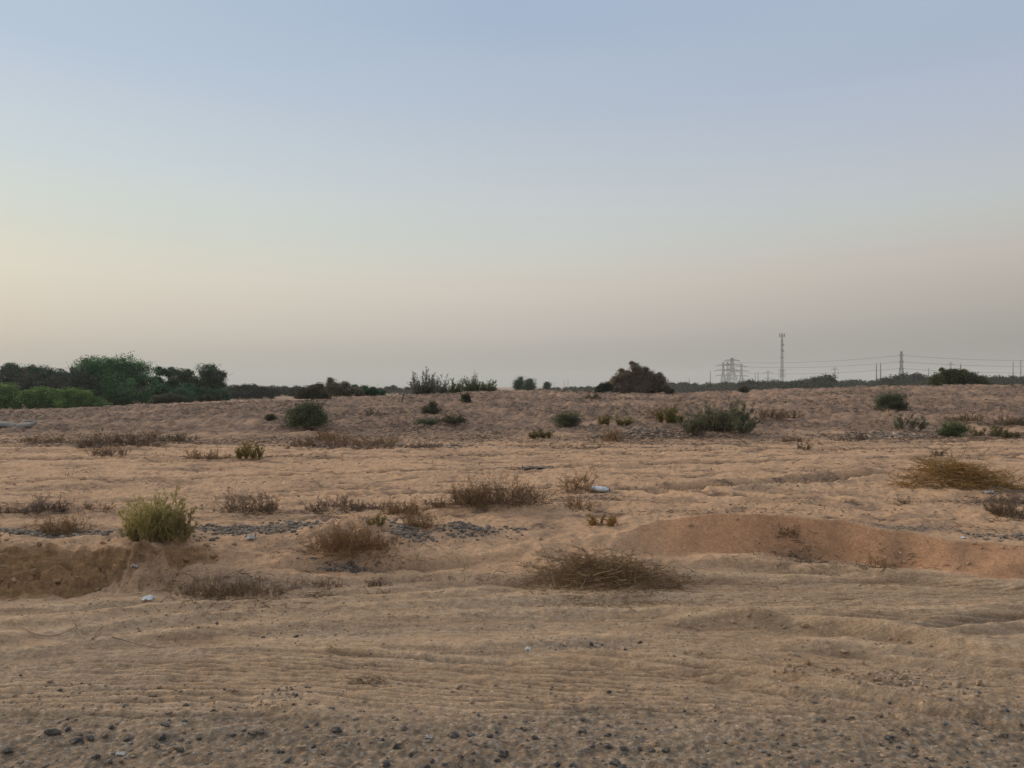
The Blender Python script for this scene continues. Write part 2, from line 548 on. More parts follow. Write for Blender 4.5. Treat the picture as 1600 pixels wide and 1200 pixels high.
def ground_material():
    m, t, b = new_mat("sand and dirt")
    nd, lk = t.nodes.new, t.links.new
    b.inputs["Roughness"].default_value = .95
    b.inputs["Specular IOR Level"].default_value = .12
    tcn = nd("ShaderNodeTexCoord")

    def noise(scale, detail=6, rough=.6, vec=None, stretch=None):
        n = nd("ShaderNodeTexNoise")
        n.inputs["Scale"].default_value = scale
        n.inputs["Detail"].default_value = detail
        n.inputs["Roughness"].default_value = rough
        src = tcn.outputs["Object"]
        if stretch:
            mp = nd("ShaderNodeMapping")
            mp.inputs["Scale"].default_value = stretch
            lk(src, mp.inputs[0])
            src = mp.outputs[0]
        lk(src, n.inputs["Vector"])
        return n.outputs[0]

    def ramp(fac, stops, mode='LINEAR'):
        r = nd("ShaderNodeValToRGB")
        r.color_ramp.interpolation = mode
        els = r.color_ramp.elements
        els[0].position, els[0].color = stops[0][0], (*stops[0][1], 1)
        els[1].position, els[1].color = stops[-1][0], (*stops[-1][1], 1)
        for p, c in stops[1:-1]:
            e = els.new(p)
            e.color = (*c, 1)
        lk(fac, r.inputs[0])
        return r.outputs[0]

    def mix(fac, a, c, mode='MIX'):
        x = nd("ShaderNodeMix")
        x.data_type = 'RGBA'
        x.blend_type = mode
        if isinstance(fac, float):
            x.inputs[0].default_value = fac
        else:
            lk(fac, x.inputs[0])
        for i, v in ((6, a), (7, c)):
            if isinstance(v, tuple):
                x.inputs[i].default_value = (*v, 1)
            else:
                lk(v, x.inputs[i])
        return x.outputs[2]

    def mth(op, a, c, clamp=True):
        x = nd("ShaderNodeMath")
        x.operation = op
        x.use_clamp = clamp
        for i, v in enumerate((a, c)):
            if isinstance(v, (int, float)):
                x.inputs[i].default_value = v
            else:
                lk(v, x.inputs[i])
        return x.outputs[0]

    at = nd("ShaderNodeAttribute")
    at.attribute_name = "zone"
    sp = nd("ShaderNodeSeparateColor")
    lk(at.outputs["Color"], sp.inputs[0])
    road_f, face_f, litter_f = sp.outputs[0], sp.outputs[1], sp.outputs[2]
    at2 = nd("ShaderNodeAttribute")
    at2.attribute_name = "zone_extra"
    sp2 = nd("ShaderNodeSeparateColor")
    lk(at2.outputs["Color"], sp2.inputs[0])
    gravel_f, clay_f, dune_f = sp2.outputs[0], sp2.outputs[1], sp2.outputs[2]

    big = noise(.7, 5, .55)
    med = noise(5, 8, .65)
    fine = noise(55, 6, .7)
    grit = noise(240, 3, .7)
    streak = noise(1.0, 7, .65, stretch=(.8, 7, 3))
    chop = noise(17, 5, .7)
    streak2 = noise(1.0, 6, .7, stretch=(2.2, 26, 8))
    sand = ramp(big, [(.3, SAND_A), (.7, SAND_B)])
    sand = mix(mth('MULTIPLY', med, .5), sand, SAND_C)
    duneC = ramp(noise(.45, 5, .6), [(.35, DUNE_A), (.65, DUNE_B)])
    sand = mix(dune_f, sand, duneC)
    road = ramp(streak, [(.3, ROAD_A), (.52, ROAD_B), (.7, ROAD_C)])
    road = mix(mth('MULTIPLY', big, .7), road, ROAD_D)
    road = mix(.8, road, ramp(streak2, [(.32, (.70, .69, .68)), (.68, (1.25, 1.25, 1.25))]), 'MULTIPLY')
    c = mix(road_f, sand, road)
    c = mix(face_f, c, ramp(med, [(.3, FACE_A), (.7, FACE_B)]))
    c = mix(clay_f, c, ramp(noise(2.5, 8, .7, stretch=(1, 1, 9)), [(.3, CLAY_A), (.7, CLAY_B)]))
    # colour follows the rut relief: darker in the hollows, paler on the rims
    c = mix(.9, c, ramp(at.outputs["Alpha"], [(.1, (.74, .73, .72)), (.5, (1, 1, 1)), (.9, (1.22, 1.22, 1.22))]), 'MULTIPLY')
    # dark plant litter, broken up by noise
    lit_n = noise(9, 8, .75)
    lf = mth('MULTIPLY', litter_f, ramp(lit_n, [(.40, (0, 0, 0)), (.55, (1, 1, 1))]))
    lf2 = mth('MULTIPLY', litter_f, .50)
    lf = mth('MAXIMUM', lf, lf2)
    c = mix(lf, c, mix(grit, LIT_A, LIT_B))
    vor = nd("ShaderNodeTexVoronoi")
    vor.inputs["Scale"].default_value = 34
    lk(tcn.outputs["Object"], vor.inputs["Vector"])
    gcol = mix(vor.outputs["Color"], GRAV_A, GRAV_B)
    gsep = ramp(noise(30, 7, .8), [(.42, (0, 0, 0)), (.60, (.85, .85, .85))])
    gf = mth('MULTIPLY', gravel_f, gsep)
    c = mix(gf, c, gcol)
    # grain
    c = mix(.5, c, ramp(chop, [(.32, (.62, .60, .58)), (.66, (1.22, 1.22, 1.22))]), 'MULTIPLY')
    # dark specks: bits of gravel and plant matter
    spk = ramp(noise(38, 5, .8), [(.60, (0, 0, 0)), (.66, (1, 1, 1))])
    c = mix(mth('MULTIPLY', spk, .55), c, LIT_A)
    c = mix(.75, c, ramp(fine, [(.3, (.62, .61, .60)), (.7, (1.28, 1.28, 1.28))]), 'MULTIPLY')
    c = mix(.35, c, ramp(grit, [(.3, (.55, .55, .55)), (.7, (1.4, 1.4, 1.4))]), 'MULTIPLY')
    lk(c, b.inputs["Base Color"])
    hsum = mth('ADD', mth('MULTIPLY', fine, .6), mth('MULTIPLY', grit, .25), False)
    hsum = mth('ADD', hsum, mth('MULTIPLY', med, 1.6), False)
    hsum = mth('ADD', hsum, mth('MULTIPLY', chop, .8), False)
    hsum = mth('ADD', hsum, mth('MULTIPLY', mth('MULTIPLY', streak2, road_f), 1.2, False), False)
    hsum = mth('ADD', hsum, mth('MULTIPLY', mth('MULTIPLY', vor.outputs["Distance"], gf, False), -1.2, False), False)
    bn = nd("ShaderNodeBump")
    bn.inputs["Strength"].default_value = 1.0
    bn.inputs["Distance"].default_value = .022
    lk(hsum, bn.inputs["Height"])
    lk(bn.outputs[0], b.inputs["Normal"])
    return m


SAND_A, SAND_B, SAND_C = (.585, .368, .215), (.67, .435, .26), (.545, .352, .22)
DUNE_A, DUNE_B = (.35, .23, .155), (.46, .30, .20)
ROAD_A, ROAD_B, ROAD_C, ROAD_D = (.405, .278, .172), (.515, .364, .232), (.61, .442, .287), (.52, .354, .218)
FACE_A, FACE_B = (.50, .278, .155), (.57, .325, .18)
CLAY_A, CLAY_B = (.27, .165, .085), (.48, .29, .145)
LIT_A, LIT_B = (.12, .088, .065), (.24, .165, .12)
GRAV_A, GRAV_B = (.37, .325, .265), (.62, .53, .42)


# ------------------------------------------------------------------ mesh helpers
def tagp(o, label=None, cat=None, group=None, kind=None):
    if label:
        o["label"] = label
    if cat:
        o["category"] = cat
    if group:
        o["group"] = group
    if kind:
        o["kind"] = kind
    return o


def raw_mesh(name, V, Q=None, T=None, tint=None, smooth=False):
    me = bpy.data.meshes.new(name)
    V = np.asarray(V, dtype=np.float32).reshape(-1, 3)
    loops, starts, totals = [], [], []
    off = 0
    if Q is not None and len(Q):
        Q = np.asarray(Q, dtype=np.int32).reshape(-1, 4)
        loops.append(Q.ravel())
        starts.append(off + np.arange(len(Q)) * 4)
        off += Q.size
    if T is not None and len(T):
        T = np.asarray(T, dtype=np.int32).reshape(-1, 3)
        loops.append(T.ravel())
        starts.append(off + np.arange(len(T)) * 3)
        off += T.size
    loops = np.concatenate(loops).astype(np.int32)
    starts = np.concatenate(starts).astype(np.int32)
    me.vertices.add(len(V))
    me.vertices.foreach_set("co", V.ravel())
    me.loops.add(len(loops))
    me.loops.foreach_set("vertex_index", loops)
    me.polygons.add(len(starts))
    me.polygons.foreach_set("loop_start", starts)
    if smooth:
        me.polygons.foreach_set("use_smooth", np.ones(len(starts), dtype=bool))
    if tint is not None:
        a = me.color_attributes.new("tint", 'FLOAT_COLOR', 'POINT')
        c = np.ones((len(V), 4), dtype=np.float32)
        c[:, :3] = tint
        a.data.foreach_set("color", c.ravel())
    me.update(calc_edges=True)
    return me


def obj(name, me, mat, parent=None, loc=None):
    o = bpy.data.objects.new(name, me)
    COL.objects.link(o)
    if mat and not me.materials:
        me.materials.append(mat)
    if parent is not None:
        o.parent = parent
    if loc is not None:
        o.location = loc
    return o


def empty(name, loc, rz=0.0):
    o = bpy.data.objects.new(name, None)
    o.empty_display_size = .2
    COL.objects.link(o)
    o.location = loc
    o.rotation_euler.z = rz
    return o


class Geo:
    def __init__(self):
        self.V, self.Q, self.C = [], [], []
        self.n = 0

    def add(self, V, Q, C):
        V = np.asarray(V, float).reshape(-1, 3)
        Q = np.asarray(Q, int).reshape(-1, 4)
        C = np.asarray(C, float)
        if C.ndim == 1:
            C = np.tile(C, (len(V), 1))
        self.V.append(V)
        self.Q.append(Q + self.n)
        self.C.append(C)
        self.n += len(V)

    def tubes(self, P, R, C, sides=3):
        """P (n,K,3), R (n,K) radii, C (n,3) or (3,)"""
        P = np.asarray(P, float)
        n, K, _ = P.shape
        if n == 0:
            return
        d = np.gradient(P, axis=1)
        d /= np.linalg.norm(d, axis=2, keepdims=True) + 1e-9
        ref = np.where(np.abs(d[..., 2:3]) > .9, np.array([1., 0, 0]), np.array([0, 0, 1.]))
        a = np.cross(d, ref)
        a /= np.linalg.norm(a, axis=2, keepdims=True) + 1e-9
        b = np.cross(d, a)
        th = np.arange(sides) * 2 * math.pi / sides
        ring = a[:, :, None, :] * np.cos(th)[None, None, :, None] + b[:, :, None, :] * np.sin(th)[None, None, :, None]
        V = P[:, :, None, :] + ring * np.asarray(R)[:, :, None, None]
        idx = np.arange(n * K * sides).reshape(n, K, sides)
        nx = np.roll(idx, -1, axis=2)
        Q = np.stack([idx[:, :-1], nx[:, :-1], nx[:, 1:], idx[:, 1:]], axis=-1).reshape(-1, 4)
        C = np.asarray(C, float)
        C = np.tile(C, (n, 1)) if C.ndim == 1 else C
        CC = np.repeat(C, K * sides, axis=0)
        self.add(V.reshape(-1, 3), Q, CC)

    def leaves(self, Cn, A, rng, l, w, C):
        """diamond leaves: centres, axis, length, width"""
        n = len(Cn)
        if n == 0:
            return
        A = A / (np.linalg.norm(A, axis=1, keepdims=True) + 1e-9)
        B = np.cross(A, rng.normal(size=(n, 3)))
        B /= np.linalg.norm(B, axis=1, keepdims=True) + 1e-9
        l = np.asarray(l).reshape(-1, 1) if np.ndim(l) else l
        w = np.asarray(w).reshape(-1, 1) if np.ndim(w) else w
        V = np.stack([Cn, Cn + A * l * .5 + B * w * .5, Cn + A * l, Cn + A * l * .5 - B * w * .5], axis=1)
        Q = np.arange(n * 4).reshape(n, 4)
        self.add(V.reshape(-1, 3), Q, np.repeat(C, 4, axis=0))

    def mesh(self, name, smooth=False):
        return raw_mesh(name, np.concatenate(self.V), np.concatenate(self.Q), None, np.concatenate(self.C), smooth)


def palette(rng, cols, n, jitter=.18):
    cols = np.array(cols, float)
    i = rng.integers(0, len(cols), n)
    j = rng.integers(0, len(cols), n)
    t = rng.random((n, 1))
    c = cols[i] * t + cols[j] * (1 - t)
    return np.clip(c * (1 + jitter * rng.normal(size=(n, 1))), .004, 1)


def grow(rng, P, R, m, ratio, along, rand, up, K=4, tmin=.2, droop=0.0, lens=None):
    """children of polylines P (n,Kp,3): returns (n*m,K,3)"""
    n, Kp, _ = P.shape
    t = tmin + (1 - tmin) * rng.random((n, m))
    f = t * (Kp - 1)
    i = np.minimum(f.astype(int), Kp - 2)
    u = (f - i)[..., None]
    r = np.arange(n)[:, None]
    base = P[r, i] * (1 - u) + P[r, i + 1] * u
    pd = P[r, i + 1] - P[r, i]
    pd /= np.linalg.norm(pd, axis=2, keepdims=True) + 1e-9
    rd = rng.normal(size=(n, m, 3))
    rd /= np.linalg.norm(rd, axis=2, keepdims=True)
    d = pd * along + rd * rand + np.array([0, 0, up])
    d /= np.linalg.norm(d, axis=2, keepdims=True) + 1e-9
    if lens is None:
        lens = np.linalg.norm(np.diff(P, axis=1), axis=2).sum(axis=1)
    ln = lens[:, None] * ratio * (.55 + .6 * rng.random((n, m))) * (1.15 - .5 * t)
    return curve(rng, base.reshape(-1, 3), d.reshape(-1, 3), ln.ravel(), K, .28, droop), np.repeat(R, m)


def curve(rng, base, d, ln, K, wob, droop):
    n = len(base)
    P = np.empty((n, K, 3))
    P[:, 0] = base
    cur = d.copy()
    for k in range(1, K):
        cur = cur + rng.normal(size=(n, 3)) * wob * .5
        cur[:, 2] -= droop
        cur /= np.linalg.norm(cur, axis=1, keepdims=True) + 1e-9
        P[:, k] = P[:, k - 1] + cur * (ln / (K - 1))[:, None]
    return P


def taper(n, K, r0, r1):
    return np.tile(np.linspace(r0, r1, K), (n, 1))


def envelope(P, rx, ry, h, rng, lump, base_z=0.0):
    """pull points in to a lumpy dome"""
    q = P.copy()
    a = np.arctan2(q[..., 1], q[..., 0])
    e = np.arctan2(q[..., 2], np.hypot(q[..., 0], q[..., 1]))
    s = rng.random() * 50
    lim = 1 + lump * (vnoise(a * 1.6 + s, e * 2.2 + s, 5) * 2)
    r = np.sqrt((q[..., 0] / rx) ** 2 + (q[..., 1] / ry) ** 2 + (q[..., 2] / h) ** 2)
    k = np.where(r > lim, (lim + .25 * np.tanh((r - lim) * .8)) / (r + 1e-9), 1.0)
    q *= k[..., None]
    q[..., 2] = np.maximum(q[..., 2], .004)
    return q


def shrub(rng, w, h, D, kind, cols, twig=((.13, .10, .075), (.20, .15, .11)), depth=.8, dens=1.0, lump=.25):
    """returns (stem mesh, leaf mesh) in local metres for a plant of width w and height h seen at distance D"""
    rx = w / 2
    ry = rx * depth
    px1 = D / 769.0          # one rendered pixel at this distance
    S, Lf = Geo(), Geo()
    bw, bh = w / px1, h / px1            # size in rendered pixels
    if kind == 'dome':       # leafy rounded bush: leaf clumps fill several overlapping lobes
        n0 = int(np.clip(bw * .8, 16, 50))
        a = rng.random(n0) * 2 * math.pi
        tl = np.sqrt(rng.random(n0)) * 1.45
        d = np.stack([np.cos(a) * np.sin(tl) * rx, np.sin(a) * np.sin(tl) * ry, np.cos(tl) * h + .02], 1)
        ln = np.linalg.norm(d, axis=1) * (.7 + .38 * rng.random(n0))
        P0 = curve(rng, np.zeros((n0, 3)), d, ln, 6, .18, .0)
        P1, _ = grow(rng, P0, np.ones(n0), 6, .35, 1, .8, .2, 4, .3)
        P0[..., 2] = np.maximum(P0[..., 2], .003)
        P1[..., 2] = np.maximum(P1[..., 2], .003)
        rad = px1 * .22
        S.tubes(P0, taper(n0, 6, rad * 2, rad * .6), palette(rng, twig, n0, .15))
        S.tubes(P1, taper(len(P1), 4, rad * .8, rad * .4), palette(rng, twig, len(P1), .15))
        nc = int(np.clip(bw * 1.3, 22, 110))
        a = rng.random(nc) * 2 * math.pi
        r = np.sqrt(rng.random(nc)) * .92
        zc = np.sqrt(np.clip(1 - r * r, .02, 1)) * (.25 + .62 * rng.random(nc) ** .6) * (1 + lump * rng.normal(size=nc))
        C = np.stack([np.cos(a) * r * rx * .88, np.sin(a) * r * ry * .88, np.clip(zc, .08, 1.1) * h], 1)
        nl = int(np.clip(bw * bh * 9, 1500, 15000) * dens)
        k = rng.integers(0, nc, nl)
        sg = np.array([w * .085, w * .085, h * .11])
        p = C[k] + rng.normal(size=(nl, 3)) * sg * (.6 + .8 * rng.random(nc))[k][:, None]
        p[:, 2] = np.where(p[:, 2] < .004, rng.random(nl) * h * .25, p[:, 2])
        tip = rng.integers(0, len(P1), nl // 4)
        p = np.vstack([p, P1[tip, rng.integers(1, 4, nl // 4)]])
        n = len(p)
        ax = p / np.array([rx, ry, h]) + rng.normal(size=(n, 3)) * .8
        cc = palette(rng, cols, nc, .22)
        cc = np.vstack([cc[k], cc[rng.integers(0, nc, nl // 4)]]) * (1 + .16 * rng.normal(size=(n, 1)))
        ls = max(px1 * 1.5, .012)
        Lf.leaves(p, ax, rng, ls * (.6 + .9 * rng.random(n)), ls * (.3 + .25 * rng.random(n)), np.clip(cc, .004, 1))
        return S.mesh("stems"), Lf.mesh("leaves")
    if kind in ('broom', 'spray'):   # many thin leafy wands
        n0 = int(np.clip(bw * 1.4, 55, 150) * dens)
        a = rng.random(n0) * 2 * math.pi
        ncl = int(np.clip(bw / 9, 4, 9))
        kx = np.linspace(-.72, .72, ncl) + rng.normal(size=ncl) * .1
        ky = rng.normal(size=ncl) * .35
        kh = rng.uniform(.62, 1.0, ncl)
        kh[int(ncl * .4)] = 1.08
        kc = rng.integers(0, ncl, n0)
        base = np.stack([(kx[kc] + rng.normal(size=n0) * .07) * rx, (ky[kc] + rng.normal(size=n0) * .12) * ry, np.zeros(n0)], 1)
        sp = {'broom': .62, 'spray': 1.0}[kind]
        tl = (rng.random(n0) ** .7) * sp
        a2 = a + rng.normal(size=n0) * .5
        d = np.stack([np.cos(a2) * np.sin(tl) * 1.1, np.sin(a2) * np.sin(tl), np.cos(tl) + .05], 1)
        q = base[:, 0] / rx
        hh = h * kh[kc] * (1.02 - .30 * (q + .12) ** 2) * (1 + lump * (vnoise(q * 2.3 + rng.random() * 40, q * 0, 8) * 1.6)) * (.35 + .68 * rng.random(n0) ** .8)
        ln = np.minimum(hh / np.maximum(d[:, 2], .35), (rx * 1.08 - np.abs(base[:, 0])) / np.maximum(np.abs(d[:, 0]), .08) + .1 * h)
        P0 = curve(rng, base, d, np.maximum(ln, .2 * h), 7, .16, .01)
        P1, r1 = grow(rng, P0, np.ones(n0), 8, .28, 1.0, .6, .35, 4, .03)
        P2, r2 = grow(rng, P1, r1, 3, .45, 1.1, .55, .4, 3, .2)
        for P in (P0, P1, P2):
            P[..., 2] = np.maximum(P[..., 2], .004)
        rad = max(.0011, px1 * .17)
        S.tubes(P0, taper(n0, 7, rad * 1.9, rad * .6), palette(rng, twig, n0, .15))
        S.tubes(P1, taper(len(P1), 4, rad * .8, rad * .4), palette(rng, [twig[-1], cols[0]], len(P1), .15))
        S.tubes(P2, taper(len(P2), 3, rad * .6, rad * .3), palette(rng, cols, len(P2), .15))
        nl = int(np.clip(bw * bh * 8, 2600, 36000) * dens)
        src = np.concatenate([P0[:, 1:4], P0[:, 3:6], P0[:, 4:7], P1[:, 1:], P1[:, :3], P2, P2], axis=0)
        i = rng.integers(0, len(src), nl)
        k = rng.integers(0, 2, nl)
        t = rng.random((nl, 1))
        c = src[i, k] * (1 - t) + src[i, k + 1] * t
        ax = src[i, k + 1] - src[i, k]
        ax /= np.linalg.norm(ax, axis=1, keepdims=True) + 1e-9
        ax = ax + rng.normal(size=(nl, 3)) * .5
        ax[:, 2] += .35
        ls = max(px1 * 1.6, .009)
        c = c + rng.normal(size=(nl, 3)) * ls * .3
        hue = rng.integers(0, 9, nl)
        low = palette(rng, cols, len(src), .2)
        lc = low[i] * (1 + .14 * rng.normal(size=(nl, 1)))
        if kind == 'broom' and bw > 50:     # leaf colour turns browner and duller towards the right flank and the skirt
            brown_f = np.clip(sstep(.15, .75, c[:, 0] / rx) + sstep(.34, .05, c[:, 2] / h) * .7, 0, 1)[:, None] * rng.random((nl, 1)) ** .5
            lc = lc * (1 - brown_f) + np.array([.26, .20, .10]) * brown_f
        Lf.leaves(c, ax, rng, ls * (.6 + .8 * rng.random(nl)), ls * (.26 + .16 * rng.random(nl)), np.clip(lc, .004, 1))
        return S.mesh("stems"), Lf.mesh("leaves")
    if kind == 'dead':        # ragged wiry dead bush: clumps of fine bent twigs rising from a low mat
        ncl = int(np.clip(bw / 14, 2, 9))
        cx = rng.uniform(-.82, .82, ncl)
        cy = rng.normal(size=ncl) * .35
        ch = (.45 + .65 * rng.random(ncl)) * (1 - .35 * cx * cx)
        ch[rng.integers(0, ncl)] = 1.05
        n0 = int(np.clip(bw * 2.0, 26, 260) * dens)
        ci = rng.integers(0, ncl, n0)
        sx = .55 / math.sqrt(ncl)
        bx = np.clip(cx[ci] + rng.normal(size=n0) * sx, -.95, .95)
        by = np.clip(cy[ci] + rng.normal(size=n0) * .4, -.95, .95)
        base = np.stack([bx * rx, by * ry, np.zeros(n0)], 1)
        tl = np.abs(rng.normal(size=n0)) * .75 + .05
        tl = np.minimum(tl, 1.5)
        a = rng.random(n0) * 2 * math.pi
        a = np.where(rng.random(n0) < .6, np.where(bx - cx[ci] > 0, rng.normal(size=n0) * .7, math.pi + rng.normal(size=n0) * .7), a)
        d = np.stack([np.cos(a) * np.sin(tl), np.sin(a) * np.sin(tl) * .8, np.cos(tl) + .04], 1)
        ln = h * ch[ci] * (.35 + .75 * rng.random(n0)) * (1 + .5 * np.sin(tl))
        P0 = curve(rng, base, d, ln, 6, .40, .03)
        P1, r1 = grow(rng, P0, np.ones(n0), 5, .42, .9, .85, .12, 4, .15)
        P2, r2 = grow(rng, P1, r1, 2, .5, .8, .9, .1, 3, .1)
        for P in (P0, P1, P2):
            P[..., 2] = np.maximum(P[..., 2], .003)
        rad = max(.0010, px1 * .15)
        S.tubes(P0, taper(n0, 6, rad * 1.9, rad * .7), palette(rng, twig, n0, .2))
        S.tubes(P1, taper(len(P1), 4, rad, rad * .5), palette(rng, list(twig) + [cols[0]], len(P1), .2))
        S.tubes(P2, taper(len(P2), 3, rad * .8, rad * .4), palette(rng, cols, len(P2), .2))
        nl = int(np.clip(bw * bh * 3.5, 300, 9000) * dens)
        i = rng.integers(0, len(P2), nl)
        c = P2[i, rng.integers(0, 3, nl)] + rng.normal(size=(nl, 3)) * px1 * .5
        c[:, 2] = np.maximum(c[:, 2], .003)
        ls = max(px1 * 1.1, .006)
        Lf.leaves(c, rng.normal(size=(nl, 3)), rng, ls * (.6 + rng.random(nl)), ls * .4, palette(rng, cols, nl, .25))
        return S.mesh("stems"), Lf.mesh("leaves")
    # heap: flattened mass of cut brush, straw-like stems lying in all directions
    n0 = int(np.clip(bw * 4.0, 120, 720) * dens)
    x = np.clip(rng.normal(size=n0) * .45, -.95, .95)
    y = np.clip(rng.normal(size=n0) * .42, -.95, .95)
    env = np.clip(1 - x * x - y * y, .04, 1) * (1 + lump * 4.0 * vnoise(x * 3 + 7, y * 3, 6))
    env = np.clip(env * 1.5, .05, 1.05)
    if bw > 110:
        env = env * (1 - .55 * sstep(.05, .8, x)) * (.75 + .9 * np.abs(vnoise(x * 5 + 3, y * 2, 12)))
    z = h * env * rng.random(n0) ** .6 * .92
    base = np.stack([x * rx, y * ry, z], 1)
    a = rng.normal(size=n0) * .9 + np.where(rng.random(n0) < .5, 0, math.pi)
    d = np.stack([np.cos(a), np.sin(a) * .7, rng.normal(size=n0) * .20 + .10], 1)
    d /= np.linalg.norm(d, axis=1, keepdims=True)
    ln = w * (.07 + .17 * rng.random(n0))
    P0 = curve(rng, base, d, ln, 7, .22, .03)
    P1, r1 = grow(rng, P0, np.ones(n0), 4, .38, 1.1, .6, .08, 4, .1, .03)
    P2, r2 = grow(rng, P1, r1, 2, .45, 1.0, .7, .05, 3, .1)
    for P in (P0, P1, P2):
        P[..., 2] = np.maximum(P[..., 2], .003)
    rad = max(.0010, px1 * .15)
    S.tubes(P0, taper(n0, 7, rad * 1.6, rad * .6), palette(rng, twig, n0, .25))
    S.tubes(P1, taper(len(P1), 4, rad, rad * .5), palette(rng, list(twig) + [cols[0]], len(P1), .2))
    S.tubes(P2, taper(len(P2), 3, rad * .8, rad * .4), palette(rng, cols, len(P2), .25))
    if bw > 110:              # bare pale sticks on top and along the front
        m = 46
        bx = rng.uniform(-.95, .95, m)
        b = np.stack([bx * rx, -rng.uniform(.2, 1.0, m) * ry * np.sqrt(1 - bx * bx * .9), h * rng.random(m) * .8], 1)
        aa = rng.random(m) * 6.28
        dd = np.stack([np.cos(aa), np.sin(aa) * .5, rng.normal(size=m) * .35], 1)
        Pb = curve(rng, b, dd / np.linalg.norm(dd, axis=1, keepdims=True), w * (.06 + .16 * rng.random(m)), 8, .22, .03)
        Pb[..., 2] = np.maximum(Pb[..., 2], .004)
        q = 150              # loose straws fallen around the edge
        th = rng.random(q) * 6.28
        rr = rng.uniform(.8, 1.25, q)
        b = np.stack([np.cos(th) * rr * rx, np.sin(th) * rr * ry, np.full(q, .006)], 1)
        d2 = np.stack([rng.normal(size=q), rng.normal(size=q) * .5, .15 * rng.random(q)], 1)
        Pq = curve(rng, b, d2 / np.linalg.norm(d2, axis=1, keepdims=True), w * (.03 + .10 * rng.random(q)), 5, .25, .06)
        Pq[..., 2] = np.maximum(Pq[..., 2], .002)
        S.tubes(Pq, taper(q, 5, rad * 1.3, rad * .6), palette(rng, twig, q, .25))
        S.tubes(Pb, taper(m, 8, rad * 1.8, rad * .8), palette(rng, [(.40, .28, .17), (.30, .20, .12)], m, .15), 5)
    nl = int(np.clip(bw * bh * 3.0, 900, 22000) * dens)
    i = rng.integers(0, len(P2), nl)
    c = P2[i, rng.integers(0, 3, nl)] + rng.normal(size=(nl, 3)) * px1 * .6
    c[:, 2] = np.maximum(c[:, 2], .003)
    ls = max(px1 * 1.2, .006)
    Lf.leaves(c, rng.normal(size=(nl, 3)), rng, ls * (.6 + rng.random(nl)), ls * .35, palette(rng, cols, nl, .25))
    return S.mesh("stems"), Lf.mesh("leaves")


